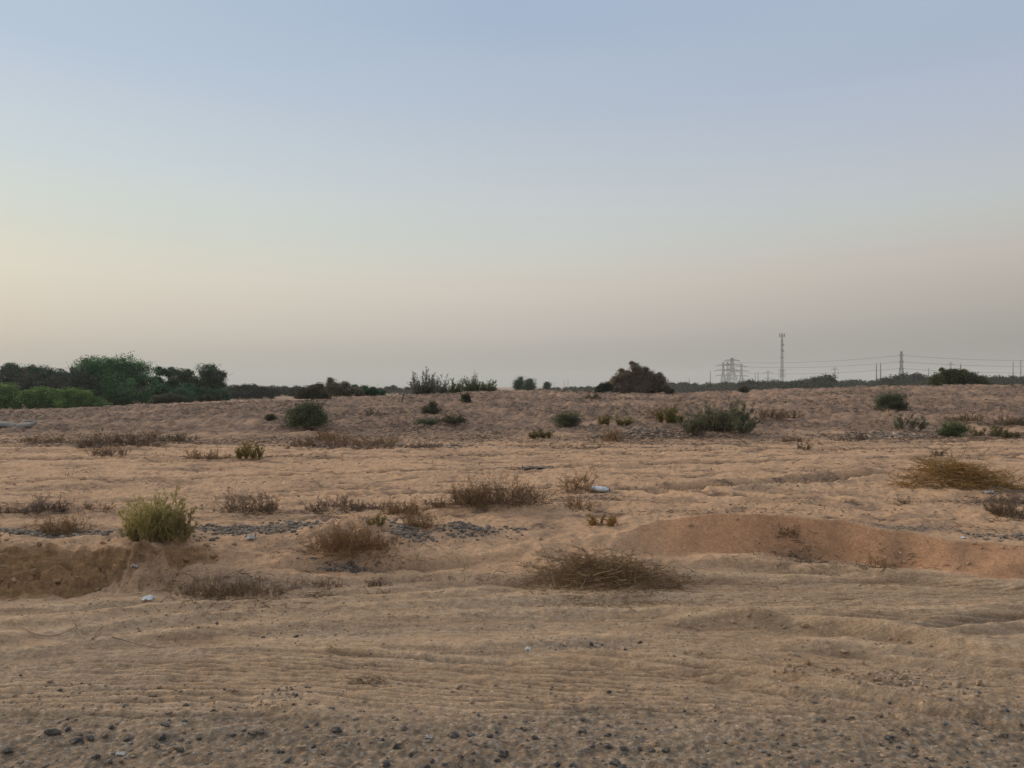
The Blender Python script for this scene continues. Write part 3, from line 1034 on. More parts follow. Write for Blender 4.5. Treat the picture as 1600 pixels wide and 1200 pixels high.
# ------------------------------------------------------------------ the ground sheet
def build_ground():
    fine = np.tan(np.linspace(math.atan(-960 / F), math.atan(960 / F), 1180))
    azf = np.arctan(fine)
    azr = np.linspace(azf[-1], 2 * math.pi + azf[0], 110)[1:-1]
    az = np.concatenate([azf, azr])
    r = [np.geomspace(.25, 2.6, 30)[:-1], np.geomspace(2.6, 5.3, 215)[:-1], np.geomspace(5.3, 8.7, 330)[:-1], np.geomspace(8.7, 22, 260)[:-1],
         np.geomspace(22, 62, 250)[:-1], np.geomspace(62, 140, 60)[:-1], np.geomspace(140, 3600, 60)]
    r = np.concatenate(r)
    # depth rows: inside the fan rows run at constant depth along the view, elsewhere at constant radius
    cz = np.cos(np.clip(np.where(az > math.pi, az - 2 * math.pi, az), -math.radians(40), math.radians(40)))
    RR = r[None, :] / cz[:, None]
    X = RR * np.sin(az)[:, None]
    Y = RR * np.cos(az)[:, None]
    Hh, zn = height(X.copy(), Y.copy())
    nA, nR = X.shape
    V = np.stack([X, Y, Hh], -1).reshape(-1, 3)
    idx = np.arange(nA * nR).reshape(nA, nR)
    nx = np.roll(idx, -1, axis=0)
    Q = np.stack([idx[:, :-1], idx[:, 1:], nx[:, 1:], nx[:, :-1]], -1).reshape(-1, 4)
    V = np.vstack([V, [[0, 0, float(Hh[0, 0])]]])
    c = len(V) - 1
    T = np.stack([np.full(nA, c), idx[:, 0], nx[:, 0]], -1)
    me = raw_mesh("ground", V, Q[:, ::1], T, None, True)
    D, px = zn['D'], zn['px']
    py = HZ + (EYE - Hh) / np.maximum(D, .1) * F
    # plant litter: on the dune in drifts, along a band at the dune foot
    ln_ = fbm(X * .22, Y * .45, 201, 3)
    litter = zn['dune'] * (.62 + 1.4 * ln_ + .35 * (1 - sstep(650, 900, zn['px'])) + .75 * sstep(.10, -.12, zn['n2']))
    litter += sstep(.0, .25, ln_ + .12) * .5 * sstep(17, 19, D) * (1 - sstep(23, 27, D)) + sstep(0, .3, zn['n1']) * .3 * zn['dune']
    litter *= 1 - sstep(60, 80, D)
    mid = zn['field'] * (1 - zn['dune'])
    litter += mid * sstep(.12, .35, fbm(X * .9, Y * 2.2, 207, 3)) * .55 + mid * sstep(-.16, -.34, zn['nf']) * .8 * sstep(-.2, .2, fbm(X * .5, Y * .9, 208, 2))
    for (a, b, z, rx, ry, s) in LITTER:
        x, y = px2xy(a, b, z)
        u = ((X - x) / rx) ** 2 + ((Y - y) / ry) ** 2
        litter += s * np.exp(-u) * (1 + 1.2 * fbm(X * 4, Y * 6, 209, 2))
    grav = zn['sh'] * .95 + .4 * sstep(.1, .4, fbm(X * 1.1, Y * 3, 211, 3)) * zn['road']
    for (a, b, z, rx, ry, s) in GRAVEL + FINE_GRAVEL:
        x, y = px2xy(a, b, z)
        u = ((X - x) / rx) ** 2 + ((Y - y) / ry) ** 2
        grav += s * np.exp(-u * u) * (1 + .9 * fbm(X * 5, Y * 8, 213, 2))
    litter += mid * np.clip(-zn['rut'] - .15, 0, 1) * 1.6 * sstep(-.25, .15, fbm(X * 2.5, Y * 4, 221, 2))
    face = zn['face']
    dune = zn['dune']
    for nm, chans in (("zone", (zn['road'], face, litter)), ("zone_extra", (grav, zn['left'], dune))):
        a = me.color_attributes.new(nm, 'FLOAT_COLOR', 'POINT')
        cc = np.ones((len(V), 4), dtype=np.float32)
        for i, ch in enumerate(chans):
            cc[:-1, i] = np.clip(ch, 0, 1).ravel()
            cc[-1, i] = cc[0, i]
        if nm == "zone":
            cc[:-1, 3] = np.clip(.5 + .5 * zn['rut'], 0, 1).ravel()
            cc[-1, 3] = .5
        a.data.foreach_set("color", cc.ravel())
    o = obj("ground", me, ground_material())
    tagp(o, "sandy desert ground with wheel ruts, a low dune and dark plant litter", kind="structure")
    return o


LITTER = [(640, 655, .6, 1.2, .9, .5), (690, 790, .22, 1.2, .2, .5), (560, 868, .12, .8, .25, .6), (350, 912, .05, .9, .15, .6), (960, 905, .02, .9, .2, .5),
          (1250, 862, .1, .25, .25, .6), (1300, 880, .03, .8, .15, .35), (1540, 780, .22, .7, .25, .9), (600, 688, .23, 3.5, .8, .9), (1010, 684, .23, 1.6, .6, .8),
          (1370, 684, .23, 1.8, .6, .7), (200, 694, .23, 3.0, .9, .9), (450, 716, .22, 2.6, .3, .7), (1100, 682, .23, 2.2, .6, .6), (60, 800, .3, 1.0, .25, .5),
          (1280, 703, .22, 2.6, .25, .6), (920, 775, .22, .6, .3, .5), (1420, 815, .25, 1.3, .25, .5), (570, 1040, 0, .18, .05, .8), (830, 731, .22, .5, .12, .7),
          (1080, 795, .24, .9, .15, .4), (1560, 690, .23, 2.5, .7, .8), (700, 905, .03, .7, .1, .35), (1350, 895, .0, .6, .08, .5), (900, 700, .22, 2.5, .2, .5)]
GRAVEL = [(60, 832, .32, 1.0, .14, 1.0), (160, 830, .3, .5, .1, .9), (410, 832, .22, .55, .22, 1.0), (345, 828, .22, .35, .1, .8), (560, 815, .2, .5, .12, .8),
          (640, 843, .18, .25, .15, .9), (730, 832, .2, .28, .18, 1.1), (810, 828, .2, .1, .06, .8), 
      (1150, 762, .22, .5, .1, .7), (1560, 825, .25, .4, .15, .5),
          (540, 882, .09, .25, .06, .8)]
FINE_GRAVEL = [(1330, 812, .27, .7, .15, .7), (1420, 818, .23, .5, .15, .7), (480, 990, 0, .5, .1, .5), (920, 1008, 0, .35, .07, .5), (700, 980, 0, 1.0, .12, .4), (440, 1090, 0, .1, .1, .5)]
build_ground()
print("ground done")

# ------------------------------------------------------------------ plants on the near plain and the dune
GREEN_HERO = [(.46, .40, .15), (.52, .46, .20), (.34, .28, .11), (.38, .36, .14)]
OLIVE = [(.16, .14, .06), (.20, .17, .075), (.11, .105, .05)]
YOLIVE = [(0.243, 0.198, 0.06), (0.315, 0.251, 0.079), (0.172, 0.152, 0.06)]
GREY_GREEN = [(0.146, 0.151, 0.086), (0.208, 0.199, 0.114), (0.113, 0.118, 0.072)]
DARK_GREEN = [(0.099, 0.119, 0.066), (0.146, 0.163, 0.088), (0.076, 0.09, 0.055)]
DARK_OLIVE = [(0.108, 0.098, 0.064), (0.146, 0.129, 0.082), (0.078, 0.075, 0.055)]
GREEN_BUSH = [(0.111, 0.144, 0.06), (0.144, 0.169, 0.075), (0.085, 0.111, 0.051)]
BROWN = [(0.25, 0.158, 0.086), (0.343, 0.217, 0.112), (0.172, 0.107, 0.064)]
DBROWN = [(0.181, 0.125, 0.077), (0.254, 0.174, 0.105), (0.128, 0.09, 0.06)]
RUST = [(0.264, 0.152, 0.069), (0.343, 0.205, 0.095), (0.172, 0.106, 0.057)]
STRAW = [(.27, .175, .09), (.33, .22, .12), (.20, .125, .065)]
GOLD = [(0.324, 0.19, 0.061), (0.396, 0.241, 0.083), (0.216, 0.132, 0.05)]
GREYTW = [(0.196, 0.149, 0.116), (0.265, 0.204, 0.158), (0.127, 0.099, 0.079)]
TW = ((.13, .10, .075), (.20, .15, .11))

# name, kind, px centre, py of base, width px, height px, leaf colours, twig colours, category, label, extra
PLANTS = [
    ("green_bush", 'broom', 250, 853, 118, 72, GREEN_HERO, [(.26, .19, .10), (.34, .27, .13)], "bush", "bright yellow-green feathery bush standing on the cracked clay bank", dict(dens=2.1, lump=.45)),
    ("brush_heap", 'heap', 950, 922, 255, 47, [(.17, .11, .055), (.24, .16, .08), (.11, .07, .04)], STRAW, "brush heap", "largest foreground heap of dead tangled brown brush beside the wheel ruts", dict(depth=.75, dens=1.25)),
    ("dead_brush", 'dead', 562, 880, 160, 42, RUST, BROWN, "dead bush", "rusty brown dead bush spread over a low mound behind the ruts, ringed by grey rubble", dict(dens=1.5)),
    ("dead_brush", 'dead', 350, 932, 220, 24, BROWN, DBROWN, "dead brush", "long low mat of dead brush on the sand below the yellow-green bush", dict(dens=1.1, depth=.4)),
    ("dead_bush", 'dead', 782, 793, 148, 36, BROWN, DBROWN, "dead bush", "wide brown wiry dead bush on the open sand to the left of the white bottle", dict(dens=1.5, depth=.5)),
    ("dead_bush", 'dead', 902, 770, 34, 29, RUST, BROWN, "dead bush", "small pointed rusty twig bush directly left of the white plastic bottle", dict()),
    ("dead_bush", 'dead', 906, 797, 54, 20, BROWN, RUST, "dead bush", "thin brown twigs just below the small pointed bush by the bottle", dict(dens=.6)),
    ("dead_bush", 'spray', 942, 821, 46, 24, GOLD, BROWN, "dead bush", "yellowish dry tuft between the bottle and the big brush heap", dict(dens=.6)),
    ("golden_brush", 'heap', 1500, 764, 180, 40, GOLD, GOLD, "bush", "rounded golden-brown dry bush lying on the sand at the right edge", dict(dens=1.5, depth=.6, lump=.12)),
    ("dead_bush", 'dead', 1592, 811, 74, 26, DBROWN, DBROWN, "dead bush", "dark brown dead bush cut by the right edge below the golden bush", dict(dens=1.3)),
    ("dead_bush", 'dead', 400, 803, 74, 28, DBROWN, DBROWN, "dead bush", "dark dead twig bush just right of the yellow-green bush", dict(dens=1.1)),
    ("dead_bush", 'dead', 497, 800, 34, 20, GREYTW, DBROWN, "dead bush", "small greyish twig tuft, second in the row right of the yellow-green bush", dict()),
    ("dead_bush", 'dead', 543, 799, 50, 18, DBROWN, GREYTW, "dead bush", "low dark twig tuft, third in the row right of the yellow-green bush", dict()),
    ("dead_bush", 'dead', 585, 797, 40, 13, GREYTW, DBROWN, "dead bush", "flattest grey twig tuft in the row right of the yellow-green bush", dict()),
    ("dead_bush", 'dead', 630, 804, 58, 22, RUST, BROWN, "dead bush", "reddish brown low tuft at the right end of the row of twig tufts", dict(dens=1.3)),
    ("dead_bush", 'dead', 684, 794, 34, 17, DBROWN, DBROWN, "dead bush", "small dark tuft touching the left end of the wide brown wiry bush", dict()),
    ("dead_bush", 'dead', 660, 830, 48, 24, RUST, RUST, "dead bush", "small reddish twig bush behind the right end of the rusty mound bush", dict()),
    ("dead_bush", 'spray', 588, 824, 22, 26, YOLIVE, BROWN, "dead bush", "thin yellowish sprig rising from the top of the rusty mound", dict(dens=.4)),
    ("dead_bush", 'dead', 88, 836, 82, 26, BROWN, RUST, "dead bush", "brown dead bush on the dark gravel at the top of the clay bank", dict(dens=1.1)),
    ("dead_bush", 'dead', 62, 803, 42, 22, GREYTW, GREYTW, "dead bush", "grey dead twig bush in the back row above the clay bank, left of its twin", dict()),
    ("dead_bush", 'dead', 92, 801, 34, 22, GREYTW, DBROWN, "dead bush", "grey dead twig bush above the clay bank, touching the one on its left", dict()),
    ("dead_bush", 'dead', 6, 805, 34, 20, DBROWN, DBROWN, "dead bush", "dark dead bush cut off by the left edge above the clay bank", dict()),
    ("dead_bush", 'dead', 150, 800, 40, 16, DBROWN, RUST, "dead bush", "sparse little twig bush just left of the yellow-green bush", dict(dens=.5)),
    ("dead_bush", 'dead', 1412, 789, 12, 14, DARK_OLIVE, DBROWN, "plant", "tiny dark seedling alone on the sand below the golden bush", dict(dens=.6)),
    ("dead_bush", 'dead', 1262, 704, 24, 10, DARK_OLIVE, DBROWN, "plant", "tiny dark plant on the strip of litter across the right side of the sand", dict(dens=.8)),
    ("olive_bush", 'broom', 392, 720, 46, 27, YOLIVE, BROWN, "bush", "small upright olive-yellow bush at the near edge of the left litter", dict()),
    ("dead_brush", 'dead', 338, 718, 74, 18, BROWN, RUST, "dead brush", "reddish brown low brush just left of the small upright olive bush", dict(dens=1.1)),
    ("dead_brush", 'dead', 200, 703, 108, 24, DBROWN, GREYTW, "dead brush", "grey-brown dead brush spread wide on the dark litter at the left", dict(dens=1.3)),
    ("dead_brush", 'dead', 165, 716, 60, 12, DBROWN, DBROWN, "dead brush", "thin dark brush strip in front of the grey-brown brush at the left", dict(dens=.9)),
    ("dead_brush", 'dead', 455, 700, 60, 14, DBROWN, BROWN, "dead brush", "low dark brown brush right of the small upright olive bush", dict()),
    ("dead_brush", 'dead', 560, 700, 110, 24, BROWN, GREYTW, "dead brush", "reddish brown brush along the foot of the dune left of centre", dict(dens=1.3)),
    ("dead_brush", 'dead', 498, 690, 46, 14, BROWN, RUST, "dead brush", "small brown brush clump below the dark round bush on the dune", dict()),
    ("dark_round_bush", 'dome', 480, 672, 74, 33, DARK_GREEN, TW, "bush", "dark grey-green round bush alone on the left slope of the dune", dict(dens=1.3, lump=.2)),
    ("dune_bush", 'dome', 673, 647, 33, 16, DARK_OLIVE, TW, "bush", "small olive bush high on the dune, below the thin leaning post", dict()),
    ("low_bush", 'dome', 668, 663, 46, 8, DARK_GREEN, TW, "bush", "flat dark bush in a hollow below the small olive dune bush", dict()),
    ("low_bush", 'dome', 708, 667, 40, 10, DARK_OLIVE, TW, "bush", "flat dark olive bush in the dune hollow, right of the flattest one", dict()),
    ("dune_bush", 'dome', 728, 629, 15, 13, DARK_OLIVE, TW, "bush", "tiny dark green bush near the top of the dune below the crest shrubs", dict()),
    ("dune_bush", 'dome', 424, 657, 18, 7, DARK_OLIVE, TW, "bush", "tiny flat green bush left of the dark round bush on the dune", dict()),
    ("grey_bush", 'dome', 887, 667, 50, 23, GREY_GREEN, TW, "bush", "grey-green rounded bush on the dune face below the crest's big dark bush", dict(dens=1.1)),
    ("olive_bush", 'broom', 960, 665, 52, 21, YOLIVE, BROWN, "bush", "olive-yellow bush on the dune between the grey-green bush and the brighter yellow one", dict()),
    ("dead_brush", 'dead', 1028, 659, 40, 24, BROWN, DBROWN, "dead brush", "brown dead clump hugging the left side of the yellow-green dune bush", dict()),
    ("yellow_bush", 'broom', 1048, 662, 44, 23, [(.17, .155, .035), (.22, .20, .05), (.11, .115, .035)], BROWN, "bush", "yellow-green bush on the dune touching the widest grey-green bush", dict(dens=1.2)),
    ("wide_bush", 'spray', 1122, 682, 134, 34, GREY_GREEN, GREYTW, "bush", "widest grey-green bush at the foot of the dune", dict(dens=1.5, lump=.3)),
    ("green_bush", 'spray', 1150, 672, 52, 38, [(.075, .10, .05), (.10, .125, .065), (.055, .07, .04)], GREYTW, "bush", "taller fresh green bush rising out of the right half of the widest grey-green bush", dict(dens=1.1)),
    ("dead_brush", 'dead', 1216, 658, 48, 13, DBROWN, DBROWN, "dead brush", "low dark dead brush on the dune right of the widest bush", dict(dens=1.2)),
    ("dune_bush", 'dome', 1392, 637, 52, 24, DARK_GREEN, TW, "bush", "dark round bush on the right part of the dune below the pylon", dict(dens=1.3, lump=.22)),
    ("grey_bush", 'spray', 1416, 673, 44, 22, GREY_GREEN, GREYTW, "bush", "pale grey-green see-through bush at the dune foot below the dark round one", dict(dens=.7)),
    ("green_bush", 'dome', 1490, 684, 50, 20, GREEN_BUSH, TW, "bush", "fresh green low bush at the right dune foot, left of the long olive brush", dict(dens=1.1)),
    ("olive_bush", 'spray', 1555, 685, 80, 18, OLIVE, BROWN, "bush", "long low olive brush at the right dune foot", dict(dens=1.2)),
    ("dead_brush", 'dead', 1580, 663, 60, 15, DBROWN, DARK_OLIVE, "dead brush", "dark low brush on the dune at the right edge above the long olive brush", dict(dens=1.2)),
    ("dead_brush", 'dead', 1510, 662, 60, 10, DBROWN, DBROWN, "dead brush", "thin dark brush on the dune left of the brush at the right edge", dict()),
    ("olive_bush", 'spray', 845, 686, 36, 12, OLIVE, BROWN, "bush", "small dry olive tuft at the near edge of the dune litter, centre", dict(dens=.8)),
    ("dead_brush", 'dead', 962, 690, 40, 16, RUST, BROWN, "dead brush", "reddish twigs on the left shoulder of the grey rubble mound", dict(dens=.9)),
    ("dead_brush", 'dead', 928, 624, 18, 8, DARK_OLIVE, DBROWN, "dead brush", "tiny low brush on the dune just below and left of the big dark crest bush", dict()),
    ("dune_bush", 'dome', 1163, 613, 16, 6, DARK_OLIVE, TW, "bush", "tiny flat green bush on the pale crest below the pylon cluster", dict()),
    ("dead_brush", 'dead', 590, 648, 36, 8, DBROWN, DARK_OLIVE, "dead brush", "low dark brush mid slope between the round bush and the small olive bush", dict()),
    ("dead_brush", 'dead', 500, 917, 60, 14, BROWN, DBROWN, "dead brush", "faint brown twigs on the sand between the rusty mound and the ruts", dict(dens=.6)),
    ("dead_brush", 'dead', 592, 916, 34, 12, [(.13, .07, .06), (.18, .10, .08)], DBROWN, "dead brush", "small dark reddish twig clump below the rusty mound", dict(dens=.7)),
    ("dead_brush", 'dead', 1252, 862, 60, 16, DBROWN, DBROWN, "dead brush", "small dark twigs caught on the smooth sand bank", dict(dens=.5)),
    ("dead_brush", 'dead', 1385, 895, 70, 14, BROWN, STRAW, "dead brush", "thin straw-coloured twigs at the foot of the smooth sand bank", dict(dens=.5)),
    ("dead_brush", 'dead', 570, 1045, 50, 9, DARK_OLIVE, DBROWN, "plant", "flattened dark weed run over on the wheel ruts", dict(dens=.5)),
    ("dead_brush", 'dead', 1560, 785, 80, 16, GREYTW, GREYTW, "dead brush", "grey bare branches lying in front of the golden bush", dict(dens=.8)),
    ("dead_brush", 'dead', 280, 690, 60, 10, DBROWN, DARK_OLIVE, "dead brush", "low dark brush behind the grey-brown brush at the left", dict()),
    ("dead_brush", 'dead', 60, 693, 70, 10, DBROWN, BROWN, "dead brush", "thin dark brush near the left edge below the grey slab", dict()),
    ("dead_brush", 'dead', 665, 700, 60, 12, GREYTW, DBROWN, "dead brush", "grey-brown brush at the right end of the left litter strip", dict()),
    ("dead_brush", 'dead', 1330, 690, 60, 12, GREYTW, DBROWN, "dead brush", "grey twiggy clump on the right-hand rubble strip", dict()),
    ("dead_brush", 'dead', 1240, 690, 50, 8, DBROWN, BROWN, "dead brush", "low brown brush between the widest bush and the right rubble strip", dict()),
    ("dead_brush", 'dead', 1457, 712, 30, 8, DBROWN, DARK_OLIVE, "plant", "small dark weed on the sand behind the golden bush", dict(dens=.7)),
]
for i, (nm, kd, px, py, w, h, cols, tw, cat, lab, ex) in enumerate(PLANTS):
    rng = np.random.default_rng(1000 + i)
    x, y, z = ground_at(px, py)
    W, Hh = w / F * y, h / F * y
    y2 = y + W * .5 * ex.get('depth', .8) * .55
    x2 = x * y2 / y
    z2 = H1(x2, y2)
    sm, lm = shrub(rng, W, Hh * 1.05, y, kd, cols, tw, **ex)
    e = empty(nm, (x2, y2, z2 - .01))
    tagp(e, lab, cat)
    obj("stems", sm, M_TWIG, e)
    obj("leaves" if kd != 'dead' and kd != 'heap' else "twig_tips", lm, M_LEAF, e)
print("plants done")

# ------------------------------------------------------------------ trees and shrubs on and behind the dune
def crown(rng, lobes, leaf, n, cols, clump=.30, dens_pow=.5):
    """lobes: (x, y, z, r) ; leaf size in metres ; sub-clumps on the shells"""
    g = Geo()
    n = int(n * 3.6)
    leaf = leaf * .62
    tot = sum(l[3] ** 2 for l in lobes)
    for (lx, ly, lz, r) in lobes:
        m = max(6, int(n * r * r / tot))
        nc = max(8, int(22 * (r / max(l[3] for l in lobes)) ** 1.2 + 14))
        d = rng.normal(size=(nc, 3))
        d /= np.linalg.norm(d, axis=1, keepdims=True)
        rad = r * (.35 + .62 * rng.random((nc, 1)) ** .7)
        cc = d * rad * np.array([1, 1, .85])
        cc[:, 2] = np.where(cc[:, 2] < -.5 * r, -.5 * r, cc[:, 2])
        k = rng.integers(0, nc, m)
        size = (.5 + rng.random(nc))[k][:, None]
        p = cc[k] + np.clip(rng.normal(size=(m, 3)), -1.7, 1.7) * r * clump * size * np.array([1, 1, .75])
        c0 = palette(rng, cols, nc, .25)[k] * (1 + .15 * rng.normal(size=(m, 1)))
        ax = rng.normal(size=(m, 3))
        g.leaves(p + np.array([lx, ly, lz]), ax, rng, leaf * (.6 + .6 * rng.random(m)), leaf * (.5 + .4 * rng.random(m)), np.clip(c0, .004, 1))
    g.V = [v * 1.0 for v in g.V]
    V = np.concatenate(g.V)
    V[:, 2] = np.maximum(V[:, 2], .02)
    return raw_mesh("crown", V, np.concatenate(g.Q), None, np.concatenate(g.C))


def limbs(rng, lobes, h, r0, cols=((.05, .042, .034), (.075, .062, .05)), trunks=1):
    g = Geo()
    P, R = [], []
    for t in range(trunks):
        bx = rng.normal() * r0 * 2 * (trunks > 1)
        top = np.array([rng.normal() * .08 * h, rng.normal() * .08 * h, h * (.28 + .08 * rng.random())])
        b0 = np.array([bx, rng.normal() * r0, -.3])
        tt = np.linspace(0, 1, 7)[:, None]
        P.append(b0 * (1 - tt) + top * tt + rng.normal(size=(7, 3)) * r0 * .3 * np.sin(tt * math.pi))
        R.append(np.linspace(r0, r0 * .65, 7))
        for (lx, ly, lz, r) in lobes:
            e = np.array([lx, ly, lz])
            mid = (top + e) / 2 + rng.normal(size=3) * r * .25 + np.array([0, 0, -.1 * r])
            q = (1 - tt) ** 2 * top + 2 * tt * (1 - tt) * mid + tt ** 2 * e
            P.append(q)
            R.append(np.linspace(r0 * .5, r0 * .14, 7))
            for _ in range(4):
                e2 = e + rng.normal(size=3) * r * .55
                s = q[rng.integers(3, 6)]
                P.append(s * (1 - tt) + e2 * tt + rng.normal(size=(7, 3)) * r * .03)
                R.append(np.linspace(r0 * .2, r0 * .05, 7))
    g.tubes(np.array(P), np.array(R), palette(rng, cols, len(P), .1), 5)
    return g.mesh("trunk")


def back_tree(name, lobes_px, D, base_px, leaf, n, cols, cat, label, seed, group=None, depth=.7, tr=None, clump=.30, trunks=1, r0=None):
    """lobes in photo pixels (px, py, r) at distance D: real size and depth are worked out from D"""
    rng = np.random.default_rng(seed)
    bx = (base_px - 800) / F * D
    bz = H1(bx, D)
    s = D / F
    lobes = []
    for (a, b, r) in lobes_px:
        rr = r * s
        lobes.append(((a - base_px) * s, rng.normal() * rr * depth, EYE - (b - HZ) * s - bz, rr))
    top = max(l[2] + l[3] for l in lobes)
    e = empty(name, (bx, D, bz))
    tagp(e, label, cat, group)
    obj("trunk", limbs(rng, lobes, top, r0 or max(.05, top * .03), trunks=trunks), M_TWIG, e)
    obj("crown", crown(rng, lobes, leaf, n, cols, clump), M_LEAF, e)
    return e


TG = [(0.081, 0.183, 0.073), (0.112, 0.234, 0.09), (0.056, 0.138, 0.064)]
TG_D = [(0.06, 0.125, 0.067), (0.087, 0.164, 0.083), (0.046, 0.099, 0.057)]
TG_G = [(0.084, 0.132, 0.081), (0.114, 0.172, 0.103), (0.062, 0.104, 0.065)]
TG_OL = [(0.098, 0.101, 0.058), (0.124, 0.124, 0.072), (0.072, 0.078, 0.049)]
TG_L = [(0.155, 0.252, 0.072), (0.216, 0.336, 0.102), (0.088, 0.14, 0.05), (0.135, 0.217, 0.066)]
GT = "trees of the thicket at the left"

back_tree("broad_tree", [(140, 577, 20), (128, 572, 14), (160, 585, 24), (165, 572, 15), (190, 592, 26), (203, 573, 19), (215, 582, 18), (180, 573, 14), (224, 600, 16), (205, 608, 24), (160, 610, 22), (225, 622, 12), (195, 622, 16), (178, 622, 16), (132, 592, 13), (142, 606, 14), (150, 618, 12), (120, 585, 8)],
          84, 190, .24, 15000, TG, "tree", "largest and tallest dark green tree of the thicket at the left", 11, GT, trunks=2)
back_tree("slim_tree", [(250, 580, 9), (264, 582, 10), (243, 596, 9), (268, 600, 13), (252, 610, 13)], 92, 258, .22, 4200, TG_D, "tree", "thin-topped tree between the largest tree and the smooth round-topped tree", 12, GT, clump=.24)
back_tree("round_tree", [(318, 583, 16), (300, 586, 12), (290, 594, 13), (328, 590, 13), (342, 588, 9), (344, 600, 9), (310, 604, 18), (335, 610, 13), (290, 612, 15), (325, 618, 10), (342, 619, 9)], 92, 315, .23, 9500, [(.075, .105, .06), (.095, .13, .07), (.055, .08, .05)], "tree",
          "smooth round-topped tree at the right end of the left thicket", 13, GT, clump=.26)
back_tree("spiky_tree", [(10, 578, 11), (24, 577, 10), (40, 582, 10), (5, 592, 14), (25, 595, 14)], 96, 18, .24, 5000, TG_G, "tree", "grey-green tree rising at the left edge behind the bright hedge", 14, GT)
back_tree("low_tree", [(60, 581, 11), (75, 583, 11), (90, 588, 11), (68, 596, 14), (92, 600, 12), (106, 592, 10), (50, 592, 10)], 97, 76, .24, 6000, TG_G, "tree", "flat-topped grey-green tree between the left-edge tree and the largest tree", 15, GT)
back_tree("low_tree", [(-30, 580, 14), (-50, 590, 16), (-20, 596, 14), (-70, 586, 16)], 96, -40, .24, 3500, TG_G, "tree", "grey-green tree just beyond the left edge of the thicket", 16, GT)
back_tree("dark_shrub", [(250, 612, 12), (268, 618, 10), (283, 618, 12), (236, 620, 11), (300, 622, 9)], 86, 262, .22, 4500, TG_D, "shrub", "dark shrub at the foot of the thin-topped tree", 17, GT, depth=.4)
back_tree("dark_shrub", [(318, 616, 10), (305, 614, 10), (335, 618, 9), (348, 614, 7), (293, 608, 9), (352, 621, 6)], 88, 322, .22, 4500, TG_D, "shrub", "dark shrub under the smooth round-topped tree", 18, GT, depth=.4)
back_tree("dark_shrub", [(118, 604, 11), (100, 606, 10), (82, 608, 10), (64, 606, 10), (40, 606, 11), (20, 606, 11), (2, 606, 11)], 93, 60, .22, 6500, TG_G, "shrub", "long dark undergrowth behind the bright hedge and the palms", 19, GT, depth=.4)
# bright hedge-like shrubs
for k, (lb, bx, lab) in enumerate([
        ([(-40, 612, 16), (-10, 614, 15), (12, 612, 14), (-25, 628, 14), (5, 628, 12), (30, 622, 13), (28, 633, 9)], 0, "bright green spreading shrub at the left edge in front of the thicket"),
        ([(45, 620, 12), (62, 617, 12), (80, 619, 12), (55, 630, 11), (75, 631, 11), (96, 622, 11), (92, 633, 9)], 70, "bright green spreading shrub, middle one of the hedge before the thicket"),
        ([(112, 618, 11), (128, 620, 11), (120, 630, 10), (142, 627, 9), (155, 631, 7), (104, 631, 9), (168, 635, 5), (140, 635, 6)], 128, "bright green shrub tapering into the foot of the largest tree")]):
    back_tree("hedge_shrub", lb, 76, bx, .20, 8500, TG_L, "shrub", lab, 30 + k, "bright green shrubs before the thicket", depth=.5, clump=.34)
back_tree("dry_shrub", [(248, 625, 8), (262, 622, 9), (278, 623, 8), (290, 627, 6), (238, 629, 6)], 74, 265, .17, 3600, TG_OL, "shrub", "dull olive shrub at the foot of the trees right of the largest tree", 35, depth=.4)
back_tree("dry_shrub", [(325, 622, 6), (340, 622, 6), (312, 624, 5)], 80, 326, .17, 1500, [(.06, .068, .048), (.08, .085, .06)], "shrub", "small grey-green shrub below the round-topped tree", 36, depth=.4)


# palms
def palm(px, py_c, D, fl, label, seed, cols, trunk_h=None):
    rng = np.random.default_rng(seed)
    x = (px - 800) / F * D
    bz = H1(x, D)
    hc = EYE - (py_c - HZ) / F * D - bz
    e = empty("date_palm", (x, D, bz))
    tagp(e, label, "palm", "date palms in the thicket")
    g = Geo()
    tt = np.linspace(0, 1, 14)
    P = np.stack([.1 * np.sin(tt * 2), 0 * tt, -.3 + (hc + .3) * tt], 1)[None]
    R = (.20 + .035 * (np.arange(14) % 2))[None]
    g.tubes(P, R, (.10, .08, .065), 8)
    obj("trunk", g.mesh("trunk"), M_TWIG, e)
    S = Geo()
    nf = 30
    a = np.arange(nf) * 2.4
    el = np.linspace(1.35, -.35, nf)
    d = np.stack([np.cos(a) * np.cos(el), np.sin(a) * np.cos(el), np.sin(el)], 1)
    K = 9
    Pf = np.empty((nf, K, 3))
    Pf[:, 0] = (0, 0, hc)
    cur = d.copy()
    L_ = fl * (.8 + .3 * rng.random(nf))
    for k in range(1, K):
        cur[:, 2] -= .13
        cur /= np.linalg.norm(cur, axis=1, keepdims=True)
        Pf[:, k] = Pf[:, k - 1] + cur * (L_ / (K - 1))[:, None]
    S.tubes(Pf, taper(nf, K, .03, .008), palette(rng, cols, nf, .1))
    Lg = Geo()
    for s in (-1, 1):
        for q in range(26):
            f = (.12 + .86 * q / 25) * (K - 1)
            i = min(int(f), K - 2)
            u = f - i
            b = Pf[:, i] * (1 - u) + Pf[:, i + 1] * u
            t = Pf[:, i + 1] - Pf[:, i]
            t /= np.linalg.norm(t, axis=1, keepdims=True)
            side = np.cross(t, (0, 0, 1))
            side /= np.linalg.norm(side, axis=1, keepdims=True) + 1e-9
            ax = t * .9 + side * s * .75 + np.array([0, 0, .12])
            ln = .62 * math.sin(math.pi * (.12 + .8 * q / 25)) + .12
            Lg.leaves(b, ax, rng, ln, .075, palette(rng, cols, nf, .15))
    obj("crown", Lg.mesh("fronds"), M_LEAF, e)
    obj("frond_ribs", S.mesh("frond_ribs"), M_TWIG, e)


